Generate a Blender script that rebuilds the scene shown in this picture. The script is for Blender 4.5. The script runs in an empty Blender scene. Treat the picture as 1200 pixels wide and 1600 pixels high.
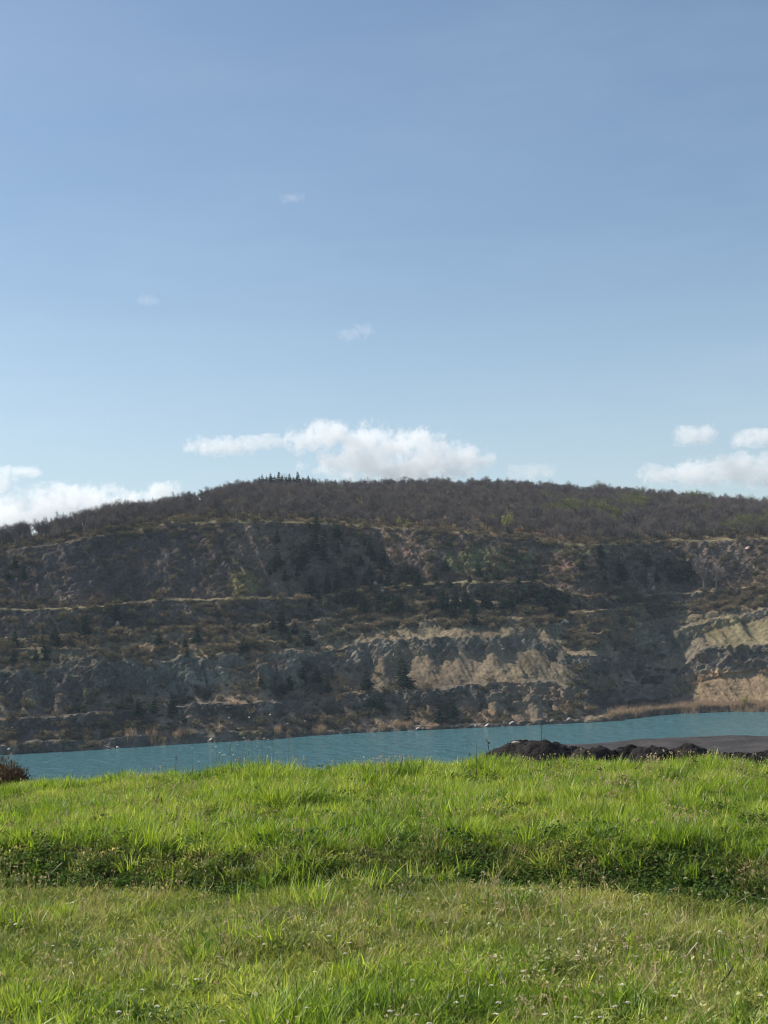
import bpy, math, random
import numpy as np
from mathutils import Vector, Matrix

R = math.radians
random.seed(7)
RNG = np.random.default_rng(11)
scene = bpy.context.scene
COL = scene.collection

# ------------------------------------------------------------------ camera, sky, sun, exposure
CAMZ = 1.6            # eye height above the near lawn
F = 2311.0            # focal length in pixels of the 1200 x 1600 photograph
YH = 1000.0           # row of the horizon
cd = bpy.data.cameras.new('camera')
cd.sensor_fit = 'VERTICAL'
cd.sensor_height = 24.0
cd.sensor_width = 18.0
cd.lens = 24.0 * F / 1600.0
cd.shift_y = (YH - 800.0) / 1600.0
cd.clip_start = 0.1
cd.clip_end = 20000
cam = bpy.data.objects.new('camera', cd)
COL.objects.link(cam)
cam.location = (0, 0, CAMZ)
ROLL = R(2.55)         # the photograph leans: its horizon climbs to the right
cam.rotation_euler = (Matrix.Rotation(R(90), 3, 'X') @ Matrix.Rotation(-ROLL, 3, 'Z')).to_euler()
scene.camera = cam

SUN_EL, SUN_AZ = R(43), R(-71)        # azimuth clockwise from the view direction
to_sun = Vector((math.sin(SUN_AZ) * math.cos(SUN_EL), math.cos(SUN_AZ) * math.cos(SUN_EL), math.sin(SUN_EL)))

world = bpy.data.worlds.new('World')
scene.world = world
world.use_nodes = True
wn = world.node_tree
for n in list(wn.nodes):
    wn.nodes.remove(n)
sky = wn.nodes.new('ShaderNodeTexSky')
sky.sky_type = 'NISHITA'
sky.sun_disc = False
sky.sun_elevation = SUN_EL
sky.sun_rotation = SUN_AZ
sky.altitude = 600
sky.air_density = 1.0
sky.dust_density = 1.6
sky.ozone_density = 0.35
bg = wn.nodes.new('ShaderNodeBackground')
bg.inputs['Strength'].default_value = 0.093
wo = wn.nodes.new('ShaderNodeOutputWorld')
tc = wn.nodes.new('ShaderNodeTexCoord')
mpv = wn.nodes.new('ShaderNodeMapping'); mpv.inputs['Scale'].default_value = (2.2, 2.2, 9.0); mpv.inputs['Rotation'].default_value = (0, R(8), 0)
wn.links.new(tc.outputs['Generated'], mpv.inputs[0])
nv = wn.nodes.new('ShaderNodeTexNoise'); nv.inputs['Scale'].default_value = 1.6; nv.inputs['Detail'].default_value = 7; nv.inputs['Roughness'].default_value = .6
wn.links.new(mpv.outputs[0], nv.inputs['Vector'])
mr = wn.nodes.new('ShaderNodeMapRange'); mr.inputs[1].default_value = .42; mr.inputs[2].default_value = .78; mr.inputs[3].default_value = 0; mr.inputs[4].default_value = .07
wn.links.new(nv.outputs['Fac'], mr.inputs[0])
wb = wn.nodes.new('ShaderNodeMix'); wb.data_type = 'RGBA'; wb.blend_type = 'MULTIPLY'
wb.inputs['Factor'].default_value = 1; wb.inputs['B'].default_value = (0.925, 1.012, 1.03, 1)
wn.links.new(sky.outputs[0], wb.inputs['A'])
vl = wn.nodes.new('ShaderNodeMix'); vl.data_type = 'RGBA'
vl.inputs['B'].default_value = (7.6, 8.1, 8.6, 1)
sp_ = wn.nodes.new('ShaderNodeSeparateXYZ'); wn.links.new(tc.outputs['Generated'], sp_.inputs[0])
hz = wn.nodes.new('ShaderNodeMapRange'); hz.interpolation_type = 'SMOOTHSTEP'
hz.inputs[1].default_value = .05; hz.inputs[2].default_value = .30; hz.inputs[3].default_value = .17; hz.inputs[4].default_value = 0
wn.links.new(sp_.outputs['Z'], hz.inputs[0])
ad = wn.nodes.new('ShaderNodeMath'); ad.operation = 'ADD'
wn.links.new(mr.outputs[0], ad.inputs[0]); wn.links.new(hz.outputs[0], ad.inputs[1])
wn.links.new(ad.outputs[0], vl.inputs['Factor'])
wn.links.new(wb.outputs['Result'], vl.inputs['A'])
wn.links.new(vl.outputs['Result'], bg.inputs['Color'])
wn.links.new(bg.outputs[0], wo.inputs['Surface'])

sl = bpy.data.lights.new('sun', 'SUN')
sl.energy = 5.0
sl.angle = R(0.5)
sl.color = (1.0, 0.94, 0.84)
sun = bpy.data.objects.new('sun', sl)
COL.objects.link(sun)
sun.rotation_euler = to_sun.to_track_quat('Z', 'Y').to_euler()

scene.view_settings.view_transform = 'Standard'
scene.view_settings.look = 'None'
scene.view_settings.exposure = 0.42
scene.view_settings.gamma = 1.0
scene.render.engine = 'CYCLES'
scene.cycles.max_bounces = 8
scene.cycles.volume_bounces = 8
scene.cycles.transparent_max_bounces = 16
scene.cycles.use_denoising = True
scene.cycles.denoiser = 'OPENIMAGEDENOISE'
scene.cycles.denoising_input_passes = 'RGB_ALBEDO_NORMAL'
scene.cycles.denoising_prefilter = 'ACCURATE'
scene.cycles.filter_width = 1.05
scene.cycles.caustics_reflective = False
scene.cycles.caustics_refractive = False

# ------------------------------------------------------------------ small helpers
def un(x, y):
    """a pixel of the leaning photograph -> the same view held level"""
    c, s = math.cos(ROLL), math.sin(ROLL)
    x = np.asarray(x, float); y = np.asarray(y, float)
    return 600 + (x - 600) * c - (y - YH) * s, YH + (y - YH) * c + (x - 600) * s
def lean(x, y):
    c, s = math.cos(ROLL), math.sin(ROLL)
    return 600 + (x - 600) * c + (y - YH) * s, YH + (y - YH) * c - (x - 600) * s
def world_at(px, py, d):
    x, y = un(px, py)
    return Vector(((float(x) - 600) / F * d, d, CAMZ + (YH - float(y)) / F * d))

def tag(o, label=None, cat=None, group=None, kind=None):
    if label: o['label'] = label
    if cat: o['category'] = cat
    if group: o['group'] = group
    if kind: o['kind'] = kind
    return o

def link(o, parent=None):
    COL.objects.link(o)
    if parent is not None:
        o.parent = parent
    return o

def empty(name, loc=(0, 0, 0)):
    o = bpy.data.objects.new(name, None)
    o.empty_display_size = 0.2
    o.location = loc
    return link(o)

def mesh_np(name, V, Fc, mats=(), mi=None, smooth=False, attrs=None):
    """V (n,3); Fc: list of arrays of shape (m,k)."""
    V = np.asarray(V, dtype=np.float32)
    me = bpy.data.meshes.new(name)
    me.vertices.add(len(V))
    me.vertices.foreach_set('co', V.ravel())
    Fc = [np.asarray(f, dtype=np.int32) for f in Fc if len(f)]
    nl = sum(f.size for f in Fc)
    nf = sum(len(f) for f in Fc)
    me.loops.add(nl)
    me.loops.foreach_set('vertex_index', np.concatenate([f.ravel() for f in Fc]))
    me.polygons.add(nf)
    tot = np.concatenate([np.full(len(f), f.shape[1], dtype=np.int32) for f in Fc])
    start = np.concatenate([[0], np.cumsum(tot)[:-1]]).astype(np.int32)
    me.polygons.foreach_set('loop_start', start)
    me.polygons.foreach_set('loop_total', tot)
    for m in mats:
        me.materials.append(m)
    if mi is not None:
        me.polygons.foreach_set('material_index', np.asarray(mi, dtype=np.int32))
    if smooth:
        me.polygons.foreach_set('use_smooth', np.ones(nf, dtype=bool))
    for k, a in (attrs or {}).items():
        a = np.asarray(a, dtype=np.float32)
        if a.ndim == 1:
            at = me.attributes.new(k, 'FLOAT', 'POINT')
            at.data.foreach_set('value', a)
        else:
            at = me.attributes.new(k, 'FLOAT_COLOR', 'POINT')
            at.data.foreach_set('color', np.concatenate([a, np.ones((len(a), 1), np.float32)], 1).ravel())
    me.update(calc_edges=True)
    return me

def grid_faces(nr, nc):
    i = np.arange(nr * nc).reshape(nr, nc)
    return np.stack([i[:-1, :-1], i[:-1, 1:], i[1:, 1:], i[1:, :-1]], -1).reshape(-1, 4)

# vectorised value noise, about -1..1
def _h(i, j, k, s):
    n = (i.astype(np.int64) * 374761393 + j.astype(np.int64) * 668265263 + k.astype(np.int64) * 2147483647 + s * 974634777) & 0xffffffff
    n = ((n ^ (n >> 13)) * 1274126177) & 0xffffffff
    n = ((n ^ (n >> 16)) * 2246822519) & 0xffffffff
    n = n ^ (n >> 15)
    return (n & 0xffff) / 32767.5 - 1.0

def vnoise(x, y, z, s=0):
    x, y, z = np.broadcast_arrays(np.asarray(x, float), np.asarray(y, float), np.asarray(z, float))
    i, j, k = np.floor(x), np.floor(y), np.floor(z)
    u, v, w = x - i, y - j, z - k
    u, v, w = (t * t * t * (t * (t * 6 - 15) + 10) for t in (u, v, w))
    r = 0
    for a in (0, 1):
        for b in (0, 1):
            for c in (0, 1):
                r = r + _h(i + a, j + b, k + c, s) * (u if a else 1 - u) * (v if b else 1 - v) * (w if c else 1 - w)
    return r

def fbm(x, y, z, o=4, s=0, g=0.5):
    r, a, f, t = 0, 1.0, 1.0, 0
    for q in range(o):
        r = r + a * vnoise(x * f, y * f, z * f, s + q * 17)
        t += a
        a *= g
        f *= 2.03
    return r / t * 1.5

def sstep(a, b, x):
    t = np.clip((np.asarray(x, float) - a) / (b - a), 0, 1)
    return t * t * (3 - 2 * t)

# ------------------------------------------------------------------ materials
class NT:
    def __init__(self, name):
        self.m = bpy.data.materials.new(name)
        self.m.use_nodes = True
        self.t = self.m.node_tree
        for n in list(self.t.nodes):
            self.t.nodes.remove(n)
        self.out = self.t.nodes.new('ShaderNodeOutputMaterial')
    def n(self, typ, **kw):
        nd = self.t.nodes.new(typ)
        for k, v in kw.items():
            if k.startswith('i_'):
                key = k[2:].replace('_', ' ')
                nd.inputs[key].default_value = v
            else:
                setattr(nd, k, v)
        return nd
    def l(self, a, b):
        self.t.links.new(a, b)
    def math(self, op, a, b=None, clamp=False):
        nd = self.n('ShaderNodeMath', operation=op)
        nd.use_clamp = clamp
        for q, v in enumerate((a, b)):
            if v is None: continue
            if isinstance(v, (int, float)): nd.inputs[q].default_value = v
            else: self.l(v, nd.inputs[q])
        return nd.outputs[0]
    def noise(self, vec, scale, detail=4, rough=0.55, dist=0.0):
        nd = self.n('ShaderNodeTexNoise')
        nd.inputs['Scale'].default_value = scale
        nd.inputs['Detail'].default_value = detail
        nd.inputs['Roughness'].default_value = rough
        nd.inputs['Distortion'].default_value = dist
        if vec is not None: self.l(vec, nd.inputs['Vector'])
        return nd.outputs['Fac']
    def maprange(self, v, a, b, c, d):
        nd = self.n('ShaderNodeMapRange')
        self.l(v, nd.inputs[0])
        for q, x in enumerate((a, b, c, d)):
            nd.inputs[q + 1].default_value = x
        return nd.outputs[0]
    def mix(self, f, a, b, mode='MIX'):
        nd = self.n('ShaderNodeMix', data_type='RGBA', blend_type=mode)
        for s, v in ((nd.inputs['Factor'], f), (nd.inputs['A'], a), (nd.inputs['B'], b)):
            if isinstance(v, (int, float)):
                s.default_value = v
            elif isinstance(v, tuple):
                s.default_value = (*v, 1)
            else:
                self.l(v, s)
        return nd.outputs['Result']
    def scalecol(self, c, f):
        nd = self.n('ShaderNodeVectorMath', operation='SCALE')
        self.l(c, nd.inputs[0]); self.l(f, nd.inputs['Scale'])
        return nd.outputs[0]
    def geo(self):
        return self.n('ShaderNodeNewGeometry').outputs['Position']
    def bump(self, h, strength, dist):
        b = self.n('ShaderNodeBump')
        b.inputs['Strength'].default_value = strength
        b.inputs['Distance'].default_value = dist
        self.l(h, b.inputs['Height'])
        return b.outputs[0]

def mat_terrain():
    t = NT('quarry_rock')
    p = t.geo()
    at = t.n('ShaderNodeAttribute', attribute_name='albedo').outputs['Color']
    n1 = t.noise(p, 0.9, 6, 0.65)
    n2 = t.noise(p, 0.16, 5, 0.6)
    f = t.math('MULTIPLY', t.maprange(n1, 0.28, 0.72, 0.55, 1.45), t.maprange(n2, 0.3, 0.7, 0.75, 1.28))
    c = t.scalecol(at, f)
    b = t.n('ShaderNodeBsdfDiffuse')
    b.inputs['Roughness'].default_value = 0.6
    t.l(c, b.inputs['Color'])
    mp = t.n('ShaderNodeMapping'); mp.inputs['Scale'].default_value = (1, 1, 0.55)
    t.l(p, mp.inputs[0])
    h = t.noise(mp.outputs[0], 0.6, 9, 0.74)
    t.l(t.bump(h, 1.0, 2.2), b.inputs['Normal'])
    t.l(b.outputs[0], t.out.inputs['Surface'])
    return t.m

def mat_plain(name, c1, c2, scale=3.0, rough=0.9, bump=0.0, bd=0.05, bscale=20):
    t = NT(name)
    p = t.geo()
    c = t.mix(t.maprange(t.noise(p, scale, 5, 0.6), 0.3, 0.7, 0, 1), c1, c2)
    b = t.n('ShaderNodeBsdfPrincipled')
    b.inputs['Roughness'].default_value = rough
    b.inputs['Specular IOR Level'].default_value = 0.15
    t.l(c, b.inputs['Base Color'])
    if bump:
        t.l(t.bump(t.noise(p, bscale, 6, 0.6), bump, bd), b.inputs['Normal'])
    t.l(b.outputs[0], t.out.inputs['Surface'])
    return t.m

def mat_leaf(name, cols, trans=0.5, attr=False, spec=0.0):
    """cols: colours for the random value 0..1"""
    t = NT(name)
    if attr:
        r = t.n('ShaderNodeAttribute', attribute_name='tint', attribute_type='INSTANCER').outputs['Fac']
    else:
        r = t.n('ShaderNodeObjectInfo').outputs['Random']
    cr = t.n('ShaderNodeValToRGB')
    e = cr.color_ramp.elements
    e[0].position, e[0].color = 0, (*cols[0], 1)
    e[1].position, e[1].color = 1, (*cols[-1], 1)
    for q in range(1, len(cols) - 1):
        x = e.new(q / (len(cols) - 1)); x.color = (*cols[q], 1)
    t.l(r, cr.inputs[0])
    bv = t.n('ShaderNodeAttribute', attribute_name='bl').outputs['Fac']   # per-blade variation
    c = t.scalecol(cr.outputs[0], t.maprange(bv, 0, 1, 0.7, 1.35))
    d = t.n('ShaderNodeBsdfDiffuse'); t.l(c, d.inputs['Color'])
    last = d.outputs[0]
    if trans > 0:
        tr = t.n('ShaderNodeBsdfTranslucent')
        yl = t.mix(1.0, c, (1.18, 1.12, 0.72), 'MULTIPLY')
        t.l(yl, tr.inputs['Color'])
        mx = t.n('ShaderNodeMixShader'); mx.inputs[0].default_value = trans
        t.l(last, mx.inputs[1]); t.l(tr.outputs[0], mx.inputs[2])
        last = mx.outputs[0]
    if spec > 0:
        g = t.n('ShaderNodeBsdfGlossy'); g.inputs['Roughness'].default_value = 0.45
        g.inputs['Color'].default_value = (1, 1, 1, 1)
        mx = t.n('ShaderNodeMixShader'); mx.inputs[0].default_value = spec
        t.l(last, mx.inputs[1]); t.l(g.outputs[0], mx.inputs[2])
        last = mx.outputs[0]
    t.l(last, t.out.inputs['Surface'])
    return t.m

def mat_water():
    t = NT('lake_water')
    p = t.geo()
    mp = t.n('ShaderNodeMapping'); mp.inputs['Scale'].default_value = (0.6, 0.55, 1.0)
    mp.inputs['Rotation'].default_value = (0, 0, R(-3))
    t.l(p, mp.inputs[0])
    h1 = t.noise(mp.outputs[0], 0.55, 4, 0.65)
    h2 = t.noise(mp.outputs[0], 0.10, 3, 0.5)
    h = t.math('ADD', t.math('MULTIPLY', h1, 1.6), t.math('MULTIPLY', h2, 1.2))
    b = t.n('ShaderNodeBsdfPrincipled')
    b.inputs['Base Color'].default_value = (0.058, 0.150, 0.172, 1)
    b.inputs['Roughness'].default_value = 0.14
    b.inputs['IOR'].default_value = 1.333
    t.l(t.bump(h, 1.0, 1.0), b.inputs['Normal'])
    t.l(b.outputs[0], t.out.inputs['Surface'])
    return t.m

M = {}
M['terrain'] = mat_terrain()
M['water'] = mat_water()
M['bark'] = mat_plain('bark', (0.07, 0.055, 0.045), (0.12, 0.10, 0.085), 2.0)
M['palebark'] = mat_plain('pale_bark', (0.20, 0.17, 0.15), (0.30, 0.26, 0.23), 2.0)
M['twig'] = mat_leaf('twig', [(0.090, 0.074, 0.068), (0.145, 0.118, 0.106), (0.22, 0.185, 0.15), (0.12, 0.10, 0.094), (0.18, 0.15, 0.138)], 0.0)
M['paletwig'] = mat_leaf('pale_twig', [(0.24, 0.20, 0.18), (0.30, 0.25, 0.22)], 0.0)
M['bud'] = mat_leaf('budding_leaves', [(0.13, 0.15, 0.05), (0.17, 0.19, 0.06)], 0.35)
M['yellowbud'] = mat_leaf('yellow_green_leaves', [(0.24, 0.23, 0.06), (0.28, 0.27, 0.08)], 0.35)
M['needle'] = mat_leaf('needles', [(0.022, 0.038, 0.024), (0.035, 0.055, 0.03), (0.028, 0.042, 0.03)], 0.15)
M['scrub'] = mat_leaf('scrub_twigs', [(0.085, 0.08, 0.05), (0.165, 0.13, 0.09), (0.11, 0.10, 0.06), (0.24, 0.185, 0.12), (0.14, 0.135, 0.07)], 0.15)
M['rustbush'] = mat_leaf('rusty_leaves', [(0.10, 0.066, 0.045), (0.14, 0.095, 0.06)], 0.2)
M['reed'] = mat_leaf('reed_straw', [(0.30, 0.22, 0.17), (0.38, 0.29, 0.21), (0.34, 0.24, 0.19)], 0.3, attr=True)
M['soil'] = mat_plain('black_soil', (0.014, 0.012, 0.012), (0.035, 0.030, 0.028), 2.5, 0.95, 0.9, 0.2, 4.0)
M['yard'] = mat_plain('dark_gravel', (0.030, 0.028, 0.029), (0.074, 0.068, 0.067), 0.8, 0.95, 0.8, 0.12, 5.0)
M['earth'] = mat_plain('earth', (0.05, 0.042, 0.024), (0.085, 0.072, 0.04), 6.0, 0.95, 0.5, 0.02, 30)
M['lowland'] = mat_plain('lowland', (0.09, 0.10, 0.05), (0.14, 0.13, 0.08), 0.05)
M['boulder'] = mat_plain('pale_stone', (0.34, 0.31, 0.28), (0.46, 0.43, 0.39), 1.5, 0.9, 0.5, 0.2, 3)
M['pinkrock'] = mat_plain('pink_stone', (0.38, 0.25, 0.20), (0.50, 0.36, 0.29), 1.5, 0.9, 0.6, 0.3, 2)
M['grass'] = mat_leaf('grass_blades', [(0.070, 0.125, 0.018), (0.160, 0.265, 0.026), (0.270, 0.375, 0.040), (0.40, 0.44, 0.11)], 0.55, attr=True, spec=0.02)
M['weed'] = mat_leaf('lawn_weeds', [(0.105, 0.160, 0.036), (0.225, 0.280, 0.060), (0.36, 0.375, 0.115), (0.52, 0.45, 0.25)], 0.45, attr=True, spec=0.02)
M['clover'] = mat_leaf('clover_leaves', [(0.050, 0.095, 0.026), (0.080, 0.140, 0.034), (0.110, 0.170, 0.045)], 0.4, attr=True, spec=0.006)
M['straw'] = mat_leaf('dead_grass', [(0.40, 0.32, 0.19), (0.52, 0.43, 0.27), (0.32, 0.24, 0.16)], 0.35, attr=True)
M['deadstem'] = mat_plain('dead_stem', (0.045, 0.033, 0.022), (0.08, 0.06, 0.04), 20)
M['strawstem'] = mat_plain('straw_stem', (0.42, 0.36, 0.24), (0.55, 0.48, 0.34), 20)
M['petal'] = mat_leaf('white_petals', [(0.62, 0.58, 0.52), (0.75, 0.72, 0.66)], 0.3)
M['greenstem'] = mat_plain('green_stem', (0.07, 0.10, 0.03), (0.11, 0.14, 0.045), 20)

# ------------------------------------------------------------------ the quarry and its hill: one sheet of ground
LX = np.array([-500, -200, 0, 130, 270, 400, 490, 560, 640, 740, 800, 850, 900, 960, 1010, 1060, 1100, 1150, 1200, 1450, 1700], float)
LEV = [  # photograph rows of the edges of faces and benches, bottom to top, at the columns LX
 # -500  -200     0   130   270   400   490   560   640   740   800   850   900   960  1010  1060  1100  1150  1200  1450  1700
 [1192, 1186, 1180, 1173, 1163, 1157, 1149, 1145, 1142, 1137, 1135, 1132, 1130, 1126, 1119, 1115, 1113, 1112, 1111, 1109, 1107],
 [1174, 1170, 1166, 1156, 1147, 1144, 1144, 1141, 1137, 1133, 1130, 1128, 1127, 1121, 1114, 1111, 1109, 1108, 1107, 1105, 1103],
 [1171, 1167, 1163, 1153, 1144, 1141, 1141, 1138, 1134, 1130, 1127, 1125, 1122, 1111, 1106, 1103, 1101, 1099, 1098, 1096, 1094],
 [1156, 1153, 1150, 1140, 1122, 1118, 1120, 1112, 1105, 1106, 1108, 1112, 1096, 1104, 1101, 1090, 1062, 1054, 1047, 1040, 1036],
 [1133, 1129, 1125, 1118, 1104, 1100, 1094, 1085, 1080, 1075, 1066, 1062, 1078, 1080, 1070, 1048, 1013, 1009, 1005, 998, 990],
 [1129, 1125, 1121, 1114, 1099, 1096, 1090, 1080, 1076, 1071, 1062, 1059, 1074, 1075, 1065, 1044, 1009, 1005, 1001, 994, 986],
 [1112, 1108, 1105, 1105, 1086, 1075, 1082, 1050, 1032, 1029, 1020, 1028, 1050, 1050, 1040, 1022, 985, 974, 964, 956, 950],
 [1056, 1053, 1050, 1042, 1032, 1018, 1020, 1005, 1002, 997, 993, 998, 1028, 1026, 1005, 988, 973, 964, 955, 947, 940],
 [1053, 1050, 1047, 1039, 1030, 1014, 1015, 995, 986, 982, 981, 984, 1018, 1020, 1000, 983, 968, 959, 950, 942, 935],
 [1020, 1017, 1014, 1013, 1010, 1005, 1000, 978, 970, 967, 967, 969, 990, 985, 975, 969, 961, 951, 942, 934, 928],
 [1016, 1013, 1010, 1009, 1006, 1001, 990, 972, 962, 957, 957, 961, 980, 973, 963, 960, 955, 947, 938, 930, 924],
 [1004, 1001, 999, 994, 984, 978, 970, 958, 945, 941, 941, 945, 960, 951, 949, 950, 948, 940, 932, 925, 919],
 [1000, 997, 995, 989, 979, 973, 962, 954, 941, 936, 936, 940, 955, 946, 943, 943, 943, 936, 928, 921, 915],
 [970, 960, 955, 950, 938, 935, 935, 925, 915, 910, 910, 914, 930, 936, 934, 930, 926, 922, 915, 908, 903],
 [965, 955, 948, 945, 933, 928, 928, 918, 905, 900, 895, 892, 924, 931, 929, 924, 920, 915, 908, 902, 897],
 [925, 892, 864, 843, 818, 815, 820, 822, 830, 838, 842, 846, 852, 850, 850, 846, 846, 845, 844, 850, 862],
 [920, 888, 858, 839, 813, 810, 813, 816, 824, 832, 837, 841, 845, 845, 845, 842, 841, 840, 839, 845, 857],
]
SLOPE = [62, 9, 34, 64, 9, 35, 60, 20, 33, 9, 38, 9, 55, 8, 50, 11]
SL = np.array([[s] * len(LX) for s in SLOPE], float)
ix = {x: i for i, x in enumerate(LX)}
for x, vals in {850: {2: 34, 3: 40, 5: 34, 6: 42, 7: 30}, 900: {1: 20, 2: 36, 3: 38, 4: 20, 5: 38, 6: 40, 7: 20, 8: 34}, 960: {1: 4.5, 2: 4.5, 3: 50, 4: 22, 5: 54, 6: 60, 7: 30, 8: 52, 10: 46},
                1010: {1: 4.0, 2: 4.0, 3: 52, 4: 28, 5: 56, 6: 60, 7: 34, 8: 54, 10: 48}, 1060: {1: 4, 2: 16, 3: 62, 4: 25, 5: 50, 6: 52, 7: 25},
                1100: {1: 6, 2: 37, 3: 66, 5: 38, 6: 45}, 1150: {1: 6, 2: 36, 3: 66, 5: 36, 6: 45}, 1200: {1: 6, 2: 35, 3: 66, 5: 35, 6: 45}, 1450: {1: 6, 5: 36}, 1700: {1: 6, 5: 36},
                560: {5: 33, 6: 48}, 640: {5: 33, 6: 50, 7: 30}, 740: {5: 33, 6: 56, 7: 30}, 800: {3: 48, 5: 33, 6: 52, 7: 30}}.items():
    for s, v in vals.items():
        SL[s][ix[x]] = v
CRX = np.array([-500, -300, -100, 0, 50, 100, 177, 240, 300, 360, 400, 440, 500, 620, 700, 760, 820, 900, 1000, 1100, 1200, 1450, 1700], float)
CRY = np.array([922, 892, 866, 848, 838, 829, 806, 796, 784, 770, 763, 760, 764, 763, 759, 760, 764, 771, 779, 789, 798, 822, 848], float)

NC = 1250
xs = np.linspace(-420, 1620, NC)
def sm(a, k):                                  # light smoothing along the wall so that edges do not run in straight pieces
    ker = np.ones(k) / k
    return np.convolve(np.pad(a, (k // 2, k - 1 - k // 2), mode='edge'), ker, 'valid')
def level_line(lx, ly):
    a = np.linspace(lx[0], lx[-1], 2000)
    ux, uy = un(a, np.interp(a, lx, ly))
    return np.interp(xs, ux, uy)
lev = [sm(level_line(LX, l), 15) for l in LEV]
for i in (9, 11, 13, 15):
    cut = lev[i] - np.minimum(lev[i] - lev[i + 1], 3.2 if i < 15 else 2.6)
    if i == 13: cut = np.where(xs > 520, np.maximum(cut, lev[i + 1]), cut)
    lev[i + 1] = cut
base_lev = [l.copy() for l in lev]
for i, l in enumerate(lev):
    if 0 < i:
        w = 2.0 if i not in (13, 14) else 1.2
        if i >= 15: w = 1.6
        j = i if i % 2 else i - 1             # front and rear edge of one bench wander together
        lev[i] = l + w * fbm(xs / 46.0, np.full(NC, j * 7.3), 0, 4, 5) + 0.5 * w * fbm(xs / 11.0, np.full(NC, i * 3.1), 0, 3, 9)
lev[0] = lev[0] + 0.7 * fbm(xs / 25.0, 0, 0, 4, 3)
for i in range(1, len(lev)):
    lev[i] = np.minimum(lev[i], lev[i - 1] - 0.8)
slp = [sm(np.interp(xs, LX, s), 15) for s in SL]
WATER = CAMZ - 24.0
# scree cones: the top of a scree rises and falls along the wall
cone = np.abs(((xs / 62.0 + 0.35 * fbm(xs / 90., 0, 0, 2, 31)) % 1.0) - 0.5) * 2
for i in (3, 6):
    room = lev[i] - lev[i + 1]
    lev[i] = lev[i] - room * np.clip(0.55 * (1 - cone) - 0.15, -0.1, 0.6) * (xs < 860)
crest = sm(level_line(CRX, CRY), 15) + 1.0 * fbm(xs / 30.0, 0, 0, 3, 77)
crest = np.minimum(crest, lev[-1] - 2.0)
mid = lev[-1] + 0.6 * (crest - lev[-1])
lev += [mid, crest]
base_lev += [mid, crest]
slp += [np.full(NC, 14.0), np.full(NC, 9.6)]
base_lev = [sm(l, 41) for l in base_lev]
dist = [24.0 * F / (base_lev[0] - YH)]
for i in range(len(lev) - 1):
    t = np.tan(np.radians(slp[i]))
    dist.append(dist[i] * (t - (YH - base_lev[i]) / F) / (t - (YH - base_lev[i + 1]) / F))
dist = [sm(d, 21) for d in dist]
dist[0] = 24.0 * F / (lev[0] - YH)
for i in range(1, len(dist)):          # each terrace wanders on its own
    dist[i] = np.maximum(dist[i] + (1.6 if i < 15 else .8) * fbm(xs / 70.0, np.full(NC, (i - i % 2) * 5.7), 0, 3, 91), dist[i - 1] + .25)
rows_d, rows_z, rows_s, rows_f = [], [], [], []
zl = [CAMZ + (YH - l) / F * d for l, d in zip(lev, dist)]
for q in range(8):                              # below the water line
    f = q / 8.0
    rows_d.append(dist[0] - 14 * (1 - f)); rows_z.append(np.full(NC, WATER - 6 * (1 - f))); rows_s.append(-1); rows_f.append(f)
for i in range(len(lev) - 1):
    h = float(np.max(lev[i] - lev[i + 1]))
    n = max(5, int(h * 0.95)) if i < 16 else max(30, int(h * 1.2))
    for q in range(n):
        f = q / n
        rows_d.append(dist[i] * (1 - f) + dist[i + 1] * f)
        rows_z.append(zl[i] * (1 - f) + zl[i + 1] * f)
        rows_s.append(i); rows_f.append(f)
NVIS = len(rows_d)
for q in range(40):                             # over the crest and down the far side
    f = q / 39.0
    dd = 4 + 420 * f ** 1.4
    rows_d.append(dist[-1] + dd)
    rows_z.append(zl[-1] + dd * 0.03 * (1 - f) - dd * 0.28 * f)
    rows_s.append(18); rows_f.append(f)
D = np.array(rows_d); Z = np.array(rows_z)
SEG = np.array(rows_s); FR = np.array(rows_f)
NR = len(SEG)
X = (xs[None, :] - 600.0) / F * D
SEGg = np.repeat(SEG[:, None], NC, 1)
PXg = np.repeat(xs[None, :], NR, 0)
# relief: ribs and broken rock on the faces, runnels on the scree
P = np.stack([X, D, Z], -1)
du = np.gradient(P, axis=1); dv = np.gradient(P, axis=0)
N = np.cross(du, dv)
N /= np.linalg.norm(N, axis=-1, keepdims=True) + 1e-9
AMP_R = {-1: .1, 0: .35, 1: .25, 2: .18, 3: .95, 4: .2, 5: .14, 6: .95, 7: .3, 8: .5, 9: .2, 10: .6, 11: .2, 12: .7, 13: .12, 14: .5, 15: .2, 16: .22, 17: .22, 18: .2}
AMP_G = {2: 1.0, 5: 1.0, 7: .8, 8: .5, 10: .6, 12: .5, 14: .9, 0: .4, 3: .5, 6: .7}
ar = np.array([AMP_R.get(s, .2) for s in SEG])[:, None]
ag = np.array([AMP_G.get(s, 0) for s in SEG])[:, None]
for _ in range(2):
    ar = np.convolve(np.pad(ar[:, 0], 1, mode='edge'), [.25, .5, .25], 'valid')[:, None]
    ag = np.convolve(np.pad(ag[:, 0], 1, mode='edge'), [.25, .5, .25], 'valid')[:, None]
big = fbm(X / 22, D / 22, Z / 12, 3, 1)
ribs = 1 - np.abs(fbm((X + .5 * Z) / 6.0, D / 9.0, Z / 15.0, 4, 2)) * 1.6
fine = 1.1 - 2.2 * np.abs(fbm((X + .3 * Z) / 2.6, D / 2.6, Z / 2.2, 5, 4, .62))
run = fbm((X + .42 * Z) / 2.6, (D - .3 * Z) / 9.0, Z / 40.0, 3, 6)
disp = ar * (1.1 * big + 1.5 * ribs - .8 + 0.95 * fine) + ag * 0.7 * run
blocks = np.round(2.6 * fbm((X + .4 * Z) / 4.2, D / 4.2, Z / 2.6, 3, 14)) / 2.6
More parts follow.
